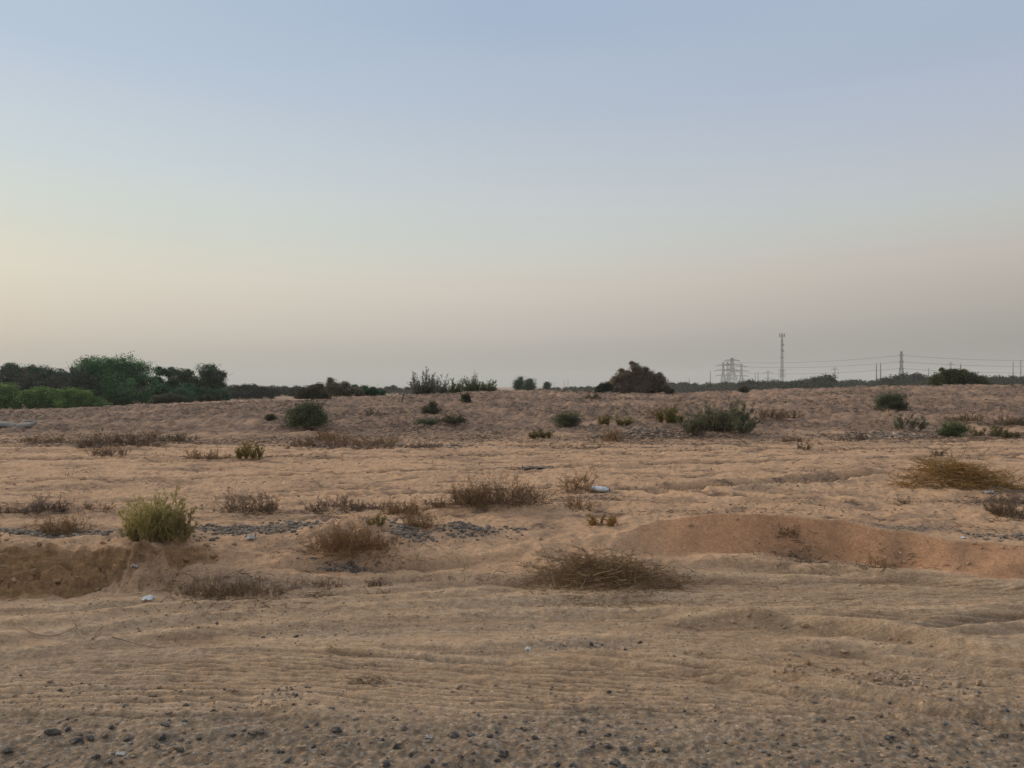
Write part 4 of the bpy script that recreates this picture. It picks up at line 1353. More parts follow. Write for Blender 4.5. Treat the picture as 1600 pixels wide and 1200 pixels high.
PC = [(.06, .07, .058), (.085, .095, .08), (.045, .052, .045)]
palm(121, 602, 80, 2.5, "date palm with upright fronds against the left side of the largest tree", 51, PC)
palm(86, 611, 83, 2.2, "low date palm behind the bright hedge, left of the upright palm", 52, PC)
palm(46, 606, 84, 2.3, "date palm drooping behind the hedge, midway to the left edge", 53, [(.07, .068, .06), (.095, .092, .08)])
palm(10, 599, 86, 2.3, "date palm at the left edge of the thicket", 54, PC)

# shrubs along the crest
CB = [(0.191, 0.17, 0.119), (0.256, 0.223, 0.146), (0.134, 0.125, 0.091)]
back_tree("crest_bush", [(488, 612, 12), (474, 617, 10), (468, 622, 7), (500, 616, 11), (482, 621, 10), (496, 607, 8), (510, 622, 8)], 47, 488, .11, 8500, DARK_OLIVE, "bush", "dark brown-green bush on the left crest of the dune, in front of its spiky neighbour", 61, "bushes along the dune crest", depth=.5)
back_tree("crest_bush", [(520, 604, 9), (518, 595, 5), (528, 610, 11), (512, 612, 9), (545, 612, 9), (560, 613, 7), (540, 602, 6)], 53, 528, .11, 6500, CB, "bush", "spiky-topped dark bush behind the brown-green crest bush at the left", 62, "bushes along the dune crest", depth=.5, clump=.36)
back_tree("crest_bush", [(568, 612, 8), (582, 613, 7), (556, 606, 5), (597, 614, 5)], 60, 575, .13, 3500, TG_D, "bush", "low dark green bush at the right end of the spiky-topped bush", 63, "bushes along the dune crest", depth=.5)


def upright_bush(px, py, w, h, D, cols, label, seed, kind='broom', dens=1.4, tw=GREYTW, name="crest_bush", cat="bush"):
    rng = np.random.default_rng(seed)
    x = (px - 800) / F * D
    z = min(H1(x, D), EYE - (py - HZ) / F * D)
    z = H1(x, D)
    W = w / F * D
    top = EYE - (py - h - HZ) / F * D
    sm, lm = shrub(rng, W, top - z, D, kind, cols, tw, dens=dens, lump=.45)
    e = empty(name, (x, D, z - .02))
    tagp(e, label, cat, "bushes along the dune crest")
    obj("stems", sm, M_TWIG, e)
    obj("leaves", lm, M_LEAF, e)


CR = "bushes along the dune crest"
GF = [(.19, .20, .17), (.24, .25, .21), (.14, .155, .13)]
upright_bush(662, 616, 32, 38, 52, GF, "tall grey feathery shrub on the crest left of centre", 64, kind='spray', dens=1.6)
upright_bush(689, 615, 17, 33, 54, GF, "narrower grey feathery shrub touching the tall grey one on the crest", 65, kind='spray', dens=1.0)
GB2 = [(.15, .185, .09), (.20, .235, .12), (.11, .14, .07)]
upright_bush(711, 613, 13, 25, 50, GB2, "small loose green shrub, first of the three on the crest left of centre", 66, kind='spray', dens=.7)
upright_bush(735, 611, 22, 25, 50, GB2, "widest of the three green shrubs on the crest left of centre", 67, kind='spray', dens=1.1)
upright_bush(763, 610, 18, 20, 50, GB2, "lowest of the three green shrubs on the crest, nearest the bare centre", 68, kind='spray', dens=.9)
BD = [(0.239, 0.191, 0.135), (0.332, 0.257, 0.177), (0.182, 0.152, 0.116)]
back_tree("big_dark_bush", [(957, 600, 7), (965, 595, 8), (966, 605, 9), (974, 589, 8), (972, 580, 4), (980, 598, 11), (984, 586, 8), (991, 574, 6), (987, 568, 3), (996, 580, 7), (994, 595, 12), (1003, 587, 8), (1008, 578, 4), (1012, 598, 11), (1016, 585, 6), (1023, 593, 8), (1031, 586, 4), (1030, 599, 8), (1035, 606, 7), (978, 608, 10), (1000, 609, 10), (1020, 609, 9), (1034, 592, 4)],
          50, 995, .115, 22000, BD, "bush", "big dark brown-green bush with a pointed top on the crest, the largest there", 71, "bushes along the dune crest", depth=.55, clump=.42, trunks=3, r0=.06)
back_tree("crest_bush", [(942, 606, 7), (951, 604, 6), (936, 609, 5)], 50, 943, .11, 2600, [(.05, .06, .04), (.07, .08, .05)], "bush", "low green bush leaning on the left side of the big dark crest bush", 72, "bushes along the dune crest", depth=.5)
back_tree("crest_bush", [(1040, 609, 6), (1028, 611, 5), (1048, 611, 4)], 49, 1040, .11, 1800, DARK_OLIVE, "bush", "low dark bush at the right foot of the big dark crest bush", 73, "bushes along the dune crest", depth=.5)
back_tree("crest_bush", [(1500, 590, 12), (1485, 592, 12), (1470, 594, 11), (1515, 592, 11), (1528, 596, 9), (1478, 582, 6), (1490, 583, 7), (1505, 583, 6), (1538, 599, 6), (1461, 599, 7), (1472, 577, 3)],
          58, 1498, .13, 11000, [(.12, .13, .06), (.155, .165, .075), (.09, .10, .05)], "bush", "broad olive-green bush on the crest at the right, the largest on that side", 74, "bushes along the dune crest", depth=.6, clump=.3, trunks=2, r0=.05)
GS = "small trees on the skyline at the centre"
back_tree("skyline_tree", [(811, 598, 6), (808, 604, 5), (814, 592, 3), (812, 607, 5)], 120, 811, .22, 1500, TG_G, "tree", "left half of the pair of small trees on the skyline right of centre", 75, GS, clump=.5)
back_tree("skyline_tree", [(826, 600, 7), (822, 605, 6), (830, 605, 6), (827, 596, 4)], 118, 826, .22, 1900, TG_G, "tree", "rounder right tree of the pair of small trees on the skyline", 76, GS, clump=.5)
back_tree("skyline_tree", [(855, 601, 4), (854, 606, 4)], 125, 855, .22, 900, TG_G, "tree", "single tiny tree on the skyline right of the pair", 77, GS, clump=.5)

# the distant row of trees: individual crowns
FAR_G = "trees of the far row on the horizon"
rngf = np.random.default_rng(5)


def far_tree_meshes(seed, cols):
    rng = np.random.default_rng(seed)
    lobes = [(rng.normal() * .5, rng.normal() * .4, 1.0 + rng.random() * 1.2, .7 + .35 * rng.random()) for _ in range(4)]
    lobes += [(0, 0, 2.4, .8), (.2, 0, .7, .9)]
    lo = max(l[2] + l[3] for l in lobes)
    tm = limbs(rng, lobes, lo, .10)
    cm = crown(rng, lobes, .36, 1300, cols, .30)
    return tm, cm, lo


FR = [(.040, .048, .034), (.058, .066, .046), (.028, .034, .026)]
FR2 = [(.062, .070, .052), (.085, .092, .07), (.045, .052, .042)]
protos = [far_tree_meshes(300 + k, c) for k, c in enumerate([FR, FR, FR, FR2, FR2, [(.09, .10, .085), (.12, .13, .11), (.07, .078, .066)]])]
for tm, cm, _ in protos:
    tm.materials.append(M_TWIG)
    cm.materials.append(M_LEAF)


def far_tree(px, top_y, D, k, wscale, lab, grp=FAR_G):
    x = (px - 800) / F * D
    z = H1(x, D)
    tm, cm, lo = protos[k]
    h = EYE - (top_y - HZ) / F * D - z
    s = h / lo * 1.03
    e = empty("distant_tree", (x, D, z), rngf.random() * 6.28)
    e.scale = (s * wscale, s * wscale, s)
    tagp(e, lab, "tree", grp)
    obj("trunk", tm, None, e)
    obj("crown", cm, None, e)


# (px, top row) along the right part
for (px, ty) in [(1262, 590), (1276, 587), (1248, 592), (1236, 594), (1222, 595), (1208, 594), (1196, 593), (1184, 594), (1172, 592), (1160, 594)]:
    far_tree(px, ty + 1, 240 + rngf.random() * 25, int(rngf.integers(0, 3)), 1.25, "dark tree of the far row between the pylon cluster and the tallest dark tree there")
far_tree(1292, 584.5, 235, 0, 1.3, "tallest and darkest tree of the far row, right of the telecom mast")
for px in range(1308, 1380, 11):
    far_tree(px + rngf.normal() * 2, 595 + rngf.normal() * 1.2, 300 + rngf.random() * 40, 3 + int(rngf.integers(0, 2)), 1.3, "small grey-green tree of the far row between the darkest tree and the pylon")
for px in range(1378, 1470, 10):
    far_tree(px + rngf.normal() * 2, (586 if 1395 < px < 1445 else 590) + rngf.normal() * 1.5, 230 + rngf.random() * 40, int(rngf.integers(2, 5)), 1.2, "green tree of the far row at the foot of the pylon")
for px in range(1535, 1680, 11):
    far_tree(px + rngf.normal() * 2, 588 + rngf.normal() * 1.5, 240 + rngf.random() * 40, int(rngf.integers(1, 4)), 1.3, "tree of the far row at the right edge beyond the olive crest bush")
for px in range(1050, 1158, 12):
    far_tree(px + rngf.normal() * 2, 598 + rngf.normal() * 1.2, 300 + rngf.random() * 60, int(rngf.integers(0, 4)), 1.4, "low tree of the far row right of the big dark crest bush")
for px in range(870, 960, 11):
    far_tree(px + rngf.normal() * 2, 604 + rngf.normal() * .8, 330 + rngf.random() * 60, int(rngf.integers(0, 4)), 1.5, "low tree of the far row left of the big dark crest bush", )
for px in range(560, 700, 11):
    far_tree(px + rngf.normal() * 2, 604 + rngf.normal() * 1.2, 260 + rngf.random() * 60, int(rngf.integers(0, 4)), 1.5, "low tree of the far row left of the tall grey feathery shrub")
for px in range(436, 500, 10):
    far_tree(px + rngf.normal() * 2, 604 + rngf.normal() * 1.2, 190 + rngf.random() * 30, int(rngf.integers(0, 4)), 1.4, "low tree of the far row behind the left crest bushes")
for px, ty in [(362, 604), (373, 602), (386, 600), (398, 600), (410, 603), (424, 605)]:
    far_tree(px, ty, 150 + rngf.random() * 15, int(rngf.integers(0, 3)), 1.3, "low tree of the far row just right of the round-topped tree")


# the scrub mass under and behind the far rows
def woods_mesh():
    rng = np.random.default_rng(77)
    g = Geo()
    n = 100000
    px = rng.uniform(-900, 2300, n)
    D = rng.uniform(200, 420, n)
    topy = np.interp(px, [-900, -200, 200, 330, 360, 440, 520, 600, 700, 760, 860, 950, 1060, 1150, 1200, 1300, 1400, 1500, 1700],
                     [585, 588, 597, 602, 602, 604, 606, 606, 607, 609, 607, 606, 600, 597, 595, 595, 592, 591, 591])
    topy = topy + 5 * vnoise(px / 9.0, px * 0, 17) + 2 * vnoise(px / 3.0, px * 0, 19)
    x = (px - 800) / F * D
    leafd = .8
    ztop = EYE - (topy - HZ) / F * D
    zb = np.full(n, -.95)
    z = zb + np.maximum(ztop - zb, .3) * rng.random(n) ** .7
    c = np.stack([x, D, z], 1)
    base = palette(rng, [FR[0], FR[1], FR2[0]], 400, .15)
    ci = np.clip(((px + 900) / 3200 * 399 + rng.normal(size=n) * 2).astype(int), 0, 399)
    s = .45 * (.6 + .8 * rng.random(n))
    c[:, 2] -= .25
    g.leaves(c, rng.normal(size=(n, 3)), rng, s * 1.2, s * .8, np.clip(base[ci] * (1 + .15 * rng.normal(size=(n, 1))), .004, 1))
    return g.mesh("woods")


tagp(obj("distant_woods", woods_mesh(), M_LEAF), "low dark scrub woods filling the horizon beyond the dune", kind="stuff")
print("trees done")


# ------------------------------------------------------------------ pylons, wires, telecom mast
def bars(g, segs, r, c=(.12, .125, .13)):
    P = np.array([[a, b] for a, b in segs], float)
    K = 2
    g.tubes(P, np.full((len(P), K), r), np.array(c), 4)


def lattice(levels, r):
    """levels: list of (z, halfwidth x, halfwidth y)"""
    segs = []
    cs = [(-1, -1), (1, -1), (1, 1), (-1, 1)]
    for (z0, x0, y0), (z1, x1, y1) in zip(levels[:-1], levels[1:]):
        for k in range(4):
            a, b = cs[k], cs[(k + 1) % 4]
            p = (a[0] * x0, a[1] * y0, z0)
            q = (a[0] * x1, a[1] * y1, z1)
            p2 = (b[0] * x0, b[1] * y0, z0)
            q2 = (b[0] * x1, b[1] * y1, z1)
            segs += [(p, q), (p, q2), (p2, q), (q, q2)]
    g = Geo()
    bars(g, segs, r)
    return g


def pylon(px, top_y, D, rz, label, h_arms=((.62, .17), (.78, .15), (.93, .12)), wide=.10, r=.22, insul=True):
    x = (px - 800) / F * D
    z = -.95
    h = EYE - (top_y - HZ) / F * D - z
    e = empty("electricity_pylon", (x, D, z), rz)
    tagp(e, label, "pylon", "pylons on the horizon")
    lv = []
    for f in (0, .18, .33, .46, .56, .68, .80, .92, .97, 1.0):
        w = h * wide * ((1 - f / .56) * .62 + .24 if f < .56 else .24 - .10 * (f - .56) / .44)
        lv.append((f * h, w, w))
    lv[-1] = (h, .02 * h, .02 * h)
    obj("lattice_body", lattice(lv, r * .75).mesh("lattice_body"), M_STEEL, e)
    for f, l in h_arms:
        g = Geo()
        segs = []
        w = .018 * h
        for s in (-1, 1):
            tip = (s * l * h, 0, f * h)
            segs += [((s * w, w, f * h), tip), ((s * w, -w, f * h), tip), ((s * w, 0, f * h + .045 * h), tip)]
            for q in (.3, .6):
                segs.append(((s * (w + (l * h - w) * q), 0, f * h), (s * (w + (l * h - w) * q), 0, f * h + .045 * h * (1 - q))))
        bars(g, segs, r * 1.1)
        obj("cross_arm", g.mesh("cross_arm"), M_STEEL, e)
        if insul:
            g = Geo()
            bars(g, [((s * l * h, 0, f * h), (s * l * h, 0, f * h - .05 * h)) for s in (-1, 1)], r * 1.1, (.06, .05, .045))
            obj("insulator", g.mesh("insulator"), M_STEEL, e)
    for s in (-1, 1):
        g = Geo()
        bars(g, [((0, 0, .97 * h), (s * .075 * h, 0, 1.035 * h)), ((0, 0, 1.0 * h), (s * .075 * h, 0, 1.035 * h))], r * .8)
        obj("earth_peak", g.mesh("earth_peak"), M_STEEL, e)
    return x, D, z, h


main = pylon(1144, 560, 1150, .15, "tallest broad-armed pylon in the middle of the cluster left of the telecom mast", r=.30, h_arms=((.60, .27), (.78, .27), (.93, .27)), wide=.25)
pylon(1130, 567, 1350, .1, "shorter pylon at the left of the cluster", r=.28, h_arms=((.50, .30), (.70, .34), (.90, .30)), wide=.15)
pylon(1137, 565.5, 1250, .5, "narrow pylon squeezed between the left and the tallest of the cluster", r=.26, h_arms=((.9, .15), (.7, .15)), wide=.13)
pylon(1158.5, 569, 1350, -.1, "shorter pylon at the right of the cluster", r=.28, h_arms=((.50, .28), (.70, .30), (.90, .22)), wide=.15)
pylon(1200, 579.5, 1900, 0, "small faint pylon between the cluster and the telecom mast", r=.32, h_arms=((.55, .22), (.9, .30)))
edge = pylon(1408.5, 550, 950, math.radians(84), "large pylon seen end-on above the trees at the right", r=.28, wide=.12, h_arms=((.55, .14), (.74, .14), (.92, .13)))
pylon(1304.5, 575, 1700, 0, "small pylon right of the tallest dark far tree", r=.34, h_arms=((.6, .13), (.92, .17)))
pylon(1485.5, 566.5, 1700, 0, "small pylon above the left part of the olive crest bush", r=.34, h_arms=((.7, .12), (.92, .15)))
pylon(1583, 566, 1800, 1.2, "thin pylon near the right edge, left of its twin", r=.34, h_arms=((.7, .08), (.92, .08)), wide=.07)
pylon(1595, 564, 1700, 1.2, "thin pylon closest to the right edge", r=.34, h_arms=((.7, .08), (.92, .08)), wide=.07)


def mast(px, top_y, D, label, r=.3):
    x = (px - 800) / F * D
    z = -.95
    h = EYE - (top_y - HZ) / F * D - z
    n = 12
    lv = [(h * k / n, .5 * (1 - .55 * k / n) * h / 25, .5 * (1 - .55 * k / n) * h / 25) for k in range(n + 1)]
    e = empty("lattice_mast", (x, D, z))
    tagp(e, label, "mast", "thin masts on the horizon")
    obj("mast_body", lattice(lv, r * .55).mesh("mast_body"), M_STEEL, e)
    g = Geo()
    bars(g, [((0, 0, h), (0, 0, h * 1.12)), ((-1, 0, h * .97), (1, 0, h * .97))], r * .6)
    obj("aerial", g.mesh("aerial"), M_STEEL, e)


for px, ty, D, lab in [(1110, 581, 1200, "thin mast left of the pylon cluster"), (1077, 592, 1300, "tiny mast right of the big dark crest bush"),
                       (1180, 584, 1400, "left one of two thin masts right of the pylon cluster"), (1184.5, 582, 1400, "right one of two thin masts right of the pylon cluster"),
                       (1369.5, 570, 1000, "left one of two thin masts left of the end-on pylon"), (1376, 569, 1000, "right one of two thin masts left of the end-on pylon"),
                       (1501, 571, 900, "short mast above the middle of the olive crest bush"), (1290, 582, 1500, "faint mast above the tallest dark far tree"),
                       (1451, 575, 1500, "faint mast between the end-on pylon and the small pylon right of it"),
                       (881.5, 594, 1500, "left one of two faint masts on the skyline right of centre"), (887.5, 593.5, 1500, "right one of two faint masts on the skyline right of centre"),
                       (866, 598, 1500, "shortest faint mast right of the single tiny skyline tree"), (590, 600, 1500, "faint mast above the far trees left of the grey feathery shrub")]:
    mast(px, ty, D, lab)

# telecom mast
D = 640.0
x = (1222 - 800) / F * D
h = EYE - (521 - HZ) / F * D + .95
e = empty("telecom_mast", (x, D, -.95), .3)
tagp(e, "tall slender telecom mast with antennas at its top above the far trees", "telecom mast")
n = 13
lv = [(h * .93 * k / n, 1.15 - .65 * k / n, 1.15 - .65 * k / n) for k in range(n + 1)]
obj("mast_body", lattice(lv, .07).mesh("mast_body"), M_STEEL, e)
g = Geo()
bars(g, [((0, 0, h * .92), (0, 0, h * 1.01))], .12)
for f in (.86, .98):
    a = [(1.5 * math.cos(t), 1.5 * math.sin(t), h * f - (1.2 if f > .9 else 0)) for t in np.linspace(0, 2 * math.pi, 9)]
    bars(g, list(zip(a[:-1], a[1:])), .09)
for t in np.linspace(0, 2 * math.pi, 4)[:-1]:
    bars(g, [((0, 0, h * .955), (1.5 * math.cos(t), 1.5 * math.sin(t), h * .955))], .09)
obj("antenna_frame", g.mesh("antenna_frame"), M_STEEL, e)
M_ANT = simple_mat("antenna grey", (.06, .06, .062), .6)
for t in np.linspace(0, 2 * math.pi, 7)[:-1]:
    g = Geo()
    cx, cy = 2.0 * math.cos(t), 2.0 * math.sin(t)
    g.tubes(np.array([[(cx, cy, h * .935), (cx, cy, h * .94), (cx, cy, h * .998), (cx, cy, h * 1.0)]]), np.array([[.15, .34, .34, .12]]), np.array((.13, .13, .13)), 4)
    obj("antenna", g.mesh("antenna"), M_ANT, e)
for f, sx in ((.79, -1), (.80, 1), (.70, -1), (.69, 1)):
    g = Geo()
    g.tubes(np.array([[(sx * .7, -.2, h * f), (sx * .75, -.5, h * f), (sx * .8, -.9, h * f), (sx * .8, -1.0, h * f)]]), np.array([[.1, .55, .65, .2]]), np.array((.2, .2, .2)), 10)
    obj("dish", g.mesh("dish"), M_ANT, e)
g = Geo()
for f in (.565, .35, .24):
    q = 1.35 if f > .5 else 1.9
    a = [(q, q, h * f), (-q, q, h * f), (-q, -q, h * f), (q, -q, h * f), (q, q, h * f)]
    bars(g, list(zip(a[:-1], a[1:])), .16)
q = 1.9
for sx, sy in ((1, 1), (-1, 1), (1, -1), (-1, -1), (0, 1), (0, -1)):
    bars(g, [((sx * q, sy * q, h * .24), (sx * q, sy * q, h * .35))], .10)
obj("platform", g.mesh("platform"), M_STEEL, e)


# conductors between the pylons
def wire(a, b, sag, r, label, grp="power lines between the pylons"):
    t = np.linspace(0, 1, 40)[:, None]
    P = np.array(a) * (1 - t) + np.array(b) * t
    P[:, 2] -= 4 * sag * (t * (1 - t))[:, 0]
    g = Geo()
    g.tubes(P[None], np.full((1, 40), r), np.array((.1, .1, .1)), 4)
    o = obj("power_line", g.mesh("power_line"), M_WIRE)
    tagp(o, label, "power line", grp)


def at(px, py, D):
    return ((px - 800) / F * D, D, EYE - (py - HZ) / F * D)


names = ["uppermost", "middle", "lowest"]
for k, (yl, yr_, ye) in enumerate([(566, 555.5, 560), (572.5, 565.5, 570), (582, 576, 580)]):
    wire(at(1148, yl, 1150), at(1405, yr_, 950), 4.0, .17, names[k] + " of the three power lines between the pylon cluster and the end-on pylon")
    wire(at(1412, yr_, 950), at(1750, ye - (1, 1, 1)[k], 900), 4.5 if k == 0 else 4.0, .17, names[k] + " of the three power lines running from the end-on pylon to the right edge")
print("pylons done")

# ------------------------------------------------------------------ small things on the ground
rs = np.random.default_rng(9)
ICO = None


def ico():
    t = (1 + 5 ** .5) / 2
    v = np.array([(-1, t, 0), (1, t, 0), (-1, -t, 0), (1, -t, 0), (0, -1, t), (0, 1, t), (0, -1, -t), (0, 1, -t), (t, 0, -1), (t, 0, 1), (-t, 0, -1), (-t, 0, 1)], float)
    v /= np.linalg.norm(v[0])
    f = [(0, 11, 5), (0, 5, 1), (0, 1, 7), (0, 7, 10), (0, 10, 11), (1, 5, 9), (5, 11, 4), (11, 10, 2), (10, 7, 6), (7, 1, 8), (3, 9, 4), (3, 4, 2), (3, 2, 6), (3, 6, 8), (3, 8, 9), (4, 9, 5), (2, 4, 11), (6, 2, 10), (8, 6, 7), (9, 8, 1)]
    V = [tuple(a) for a in v]
    for _ in range(2):
        cache, nf = {}, []

        def mid(a, b):
            k = (min(a, b), max(a, b))
            if k not in cache:
                m = (np.array(V[a]) + np.array(V[b])) / 2
                m /= np.linalg.norm(m)
                V.append(tuple(m))
                cache[k] = len(V) - 1
            return cache[k]
        for a, b, c in f:
            x, y, z = mid(a, b), mid(b, c), mid(c, a)
            nf += [(a, x, z), (b, y, x), (c, z, y), (x, y, z)]
        f = nf
    return np.array(V), np.array(f)


IV, IF_ = ico()


def stone_mesh(rng, sx, sy, sz, col, angular=.6):
    v = IV.copy()
    # cut by random planes for facets
    for _ in range(int(16 * angular) + 4):
        d = rng.normal(size=3)
        d /= np.linalg.norm(d)
        k = .48 + .38 * rng.random()
        s = v @ d
        v = v - np.outer(np.maximum(s - k, 0), d)
    v = v + .035 * rng.normal(size=v.shape)
    v = v * np.array([sx, sy, sz]) / 2
    c = np.tile(np.array(col), (len(v), 1)) * (1 + .12 * rng.normal(size=(len(v), 1)))
    return raw_mesh("stone", v, None, IF_, np.clip(c, 0, 1), False)


DS = [(14, 1169, 26, 12), (83, 1142, 28, 12), (108, 1139, 14, 9), (120, 1156, 22, 9), (143, 1151, 16, 10), (174, 1136, 13, 8), (201, 1153, 18, 9), (243, 1163, 16, 9), (255, 1152, 18, 12), (260, 1131, 18, 8),
      (282, 1170, 17, 9), (312, 1152, 12, 7), (365, 1148, 11, 6), (395, 1149, 16, 8), (173, 1190, 14, 8), (150, 1184, 15, 8), (408, 1142, 16, 6), (438, 1173, 17, 9), (450, 1189, 15, 9), (525, 1138, 26, 11), (560, 1142, 9, 5),
      (490, 1166, 14, 5), (505, 1175, 14, 9), (604, 1192, 18, 9), (620, 1163, 20, 16), (598, 1155, 9, 6), (632, 1138, 15, 7), (643, 1179, 14, 8), (668, 1198, 16, 10), (710, 1148, 20, 10), (738, 1147, 18, 6), (765, 1148, 12, 8),
      (785, 1176, 20, 15), (720, 1182, 13, 6), (675, 1171, 9, 4), (776, 1187, 12, 8), (821, 1139, 10, 6), (837, 1151, 14, 11), (867, 1166, 8, 4), (911, 1143, 16, 8), (925, 1163, 12, 5), (948, 1167, 20, 6), (975, 1170, 14, 8), (950, 1133, 9, 4),
      (950, 1149, 11, 6), (998, 1168, 16, 7), (1018, 1171, 16, 9), (1040, 1171, 14, 8), (870, 1192, 16, 9), (892, 1195, 12, 7), (960, 1190, 22, 12), (972, 1198, 24, 10), (1387, 1149, 20, 8), (1412, 1140, 12, 5), (1402, 1167, 12, 5),
      (1425, 1168, 10, 4), (1375, 1163, 10, 4), (1568, 1148, 20, 9), (1595, 1154, 10, 5), (880, 1009, 5, 4), (923, 1007, 8, 7), (977, 1015, 7, 4), (1000, 1003, 10, 5), (340, 973, 7, 6), (412, 995, 10, 4), (462, 994, 10, 4),
      (1100, 1200, 14, 8), (1150, 1192, 11, 5), (1498, 1199, 16, 6), (1240, 1165, 10, 5), (33, 1055, 6, 4), (128, 1068, 4, 3), (824, 1155, 7, 4), (1078, 1187, 9, 4), (1330, 1188, 9, 4), (1510, 1170, 8, 4), (1200, 1180, 8, 4)]
protos_s = [stone_mesh(rs, 1, 1, 1, c, .7) for c in ((.055, .057, .056), (.066, .066, .062), (.06, .062, .064), (.075, .077, .072), (.10, .095, .085), (.048, .05, .05), (.13, .12, .10))]
for m_ in protos_s:
    m_.materials.append(M_STONE)


def put_stone(px, py, w, h, k, lab, grp, name="stone", cat="stone", pm=None):
    x, y, z = ground_at(px, py + h * .4)
    s = w / F * y
    hh = h / F * y / .9
    o = obj(name, (pm or protos_s)[k], None, None, (x, y, z + hh * .12))
    o.scale = (s * 1.05, s * .75, max(hh * 1.1, s * .45))
    o.rotation_euler = (rs.normal() * .25, rs.normal() * .25, rs.random() * 6.28 if w < 1.4 * h else rs.normal() * .35)
    tagp(o, lab, cat, grp)


_special = {0: "large dark grey stone lying in the bottom left corner", 1: "long flat dark stone, highest of the stones near the bottom left corner", 19: "long slanting slate-grey stone left of the bottom centre",
            24: "tall grey double-humped stone near the bottom centre", 29: "long dark stone in the cluster right of the bottom centre's double-humped one", 32: "blackest thick stone near the bottom centre",
            39: "dark humped stone standing alone on the gravel just right of the bottom centre", 37: "round dark stone between the blackest one and the humped lone one", 52: "dark stone with pebbles around it near the bottom right",
            57: "blue-grey stone near the bottom right corner", 50: "dark rubble lump cut by the bottom edge right of centre", 60: "small round dark stone on the ruts below the big brush heap"}
for i, (px, py, w, h) in enumerate(DS):
    far_ = py < 1080
    lab = _special.get(i) or ("small dark stone lying on the wheel ruts" if far_ else "dark grey stone among the gravel along the bottom edge")
    put_stone(px, py, w, h, int(rs.integers(0, 6)), lab, "dark stones on the ruts" if far_ else "dark stones in the gravel at the bottom")

TAN = [stone_mesh(rs, 1, 1, 1, c, .25) for c in ((.33, .235, .155), (.38, .275, .185), (.28, .195, .125))]
for m_ in TAN:
    m_.materials.append(M_STONE)
TS = [(1060, 974, 8, 6), (1077, 978, 9, 6), (1098, 977, 11, 7), (1145, 971, 10, 7), (1170, 964, 9, 7), (1180, 981, 8, 5), (1196, 980, 6, 5), (1070, 1019, 10, 5), (1052, 1024, 7, 5), (1096, 1020, 6, 6), (1240, 1021, 17, 8), (1262, 1036, 12, 12), (1274, 1041, 5, 6),
      (1232, 1040, 9, 6), (1240, 1043, 7, 5), (1225, 1048, 10, 6), (1318, 1022, 13, 6), (1348, 1037, 7, 6), (1372, 1058, 12, 7), (1392, 1047, 7, 6), (1400, 1051, 6, 5), (1411, 1057, 14, 8), (1341, 1070, 9, 6), (1374, 1067, 13, 7), (1413, 1070, 8, 5),
      (1428, 1068, 9, 7), (1440, 1071, 7, 6), (1449, 1045, 6, 5), (1457, 1055, 12, 9), (1475, 1057, 7, 5), (1494, 1069, 18, 7), (1528, 1066, 13, 9), (1504, 1058, 8, 5), (1466, 1075, 10, 5), (1258, 979, 13, 7), (1220, 975, 9, 6), (1225, 982, 8, 5), (1391, 999, 8, 5),
      (1403, 999, 6, 4), (1420, 1001, 9, 5), (1454, 1009, 8, 5), (1348, 997, 6, 4), (1330, 1051, 6, 4), (1305, 1045, 7, 5), (1290, 1046, 5, 4), (1254, 1056, 7, 4), (1300, 1056, 6, 4), (1425, 1075, 7, 4), (1412, 828 + 53, 6, 5), (1522, 851, 7, 5), (1533, 859, 6, 5), (1566, 857, 7, 6),
      (1513, 882, 9, 6), (1406, 868, 6, 5), (1425, 870, 6, 5), (1374, 852, 5, 4), (1548, 1062, 6, 4), (1210, 1049, 6, 4), (1020, 965, 6, 4), (845, 842, 7, 4), (1152, 811, 6, 4), (1080, 821, 10, 6)]
for i, (px, py, w, h) in enumerate(TS):
    lab = {11: "upright rounded tan clod, tallest of the clods right of centre", 30: "long flat tan clod at the right end of the scattered clods", 31: "thick tan clod, last one at the right of the scattered clods", 10: "flat tan clod, widest of those at the left of the scattered clods",
           2: "pale rounded tan clod on the small sand hump right of centre", 61: "tan clod sticking out near the top left of the smooth sand bank"}.get(i)
    if lab is None:
        lab = "small tan clod on the smooth face of the sand bank" if py < 900 else ("small tan clod around the little sand hump right of centre" if py < 990 else "tan clod of hard sand scattered on the ruts at the right")
    put_stone(px, py, w, h, int(rs.integers(0, 3)), lab, "tan clods of hard sand", "sand_clod", "clod", TAN)

rc = np.random.default_rng(31)
CB_ = [stone_mesh(rc, 1, 1, 1, c, .9) for c in ((.30, .18, .09), (.34, .21, .11), (.25, .15, .075), (.32, .22, .13))]
for m_ in CB_:
    m_.materials.append(M_STONE)
for i in range(26):
    px = rc.uniform(-10, 335)
    lo, hi = np.interp(px, [0, 200, 335], [930, 922, 888]), np.interp(px, [0, 330], [842, 850])
    py = rc.uniform(hi, lo)
    w = rc.uniform(5, 15)
    put_stone(px, py, w, w * rc.uniform(.4, .8), int(rc.integers(0, 4)), "broken angular lump of layered brown clay on the cracked clay bank", "broken lumps on the clay bank", "clay_lump", "clay lump", CB_)

# white and pale litter
WHITE = simple_mat("white plastic", (.75, .75, .76), .35, .08, 30)
PALE = simple_mat("pale scrap", (.42, .40, .36), .7, .2, 60)


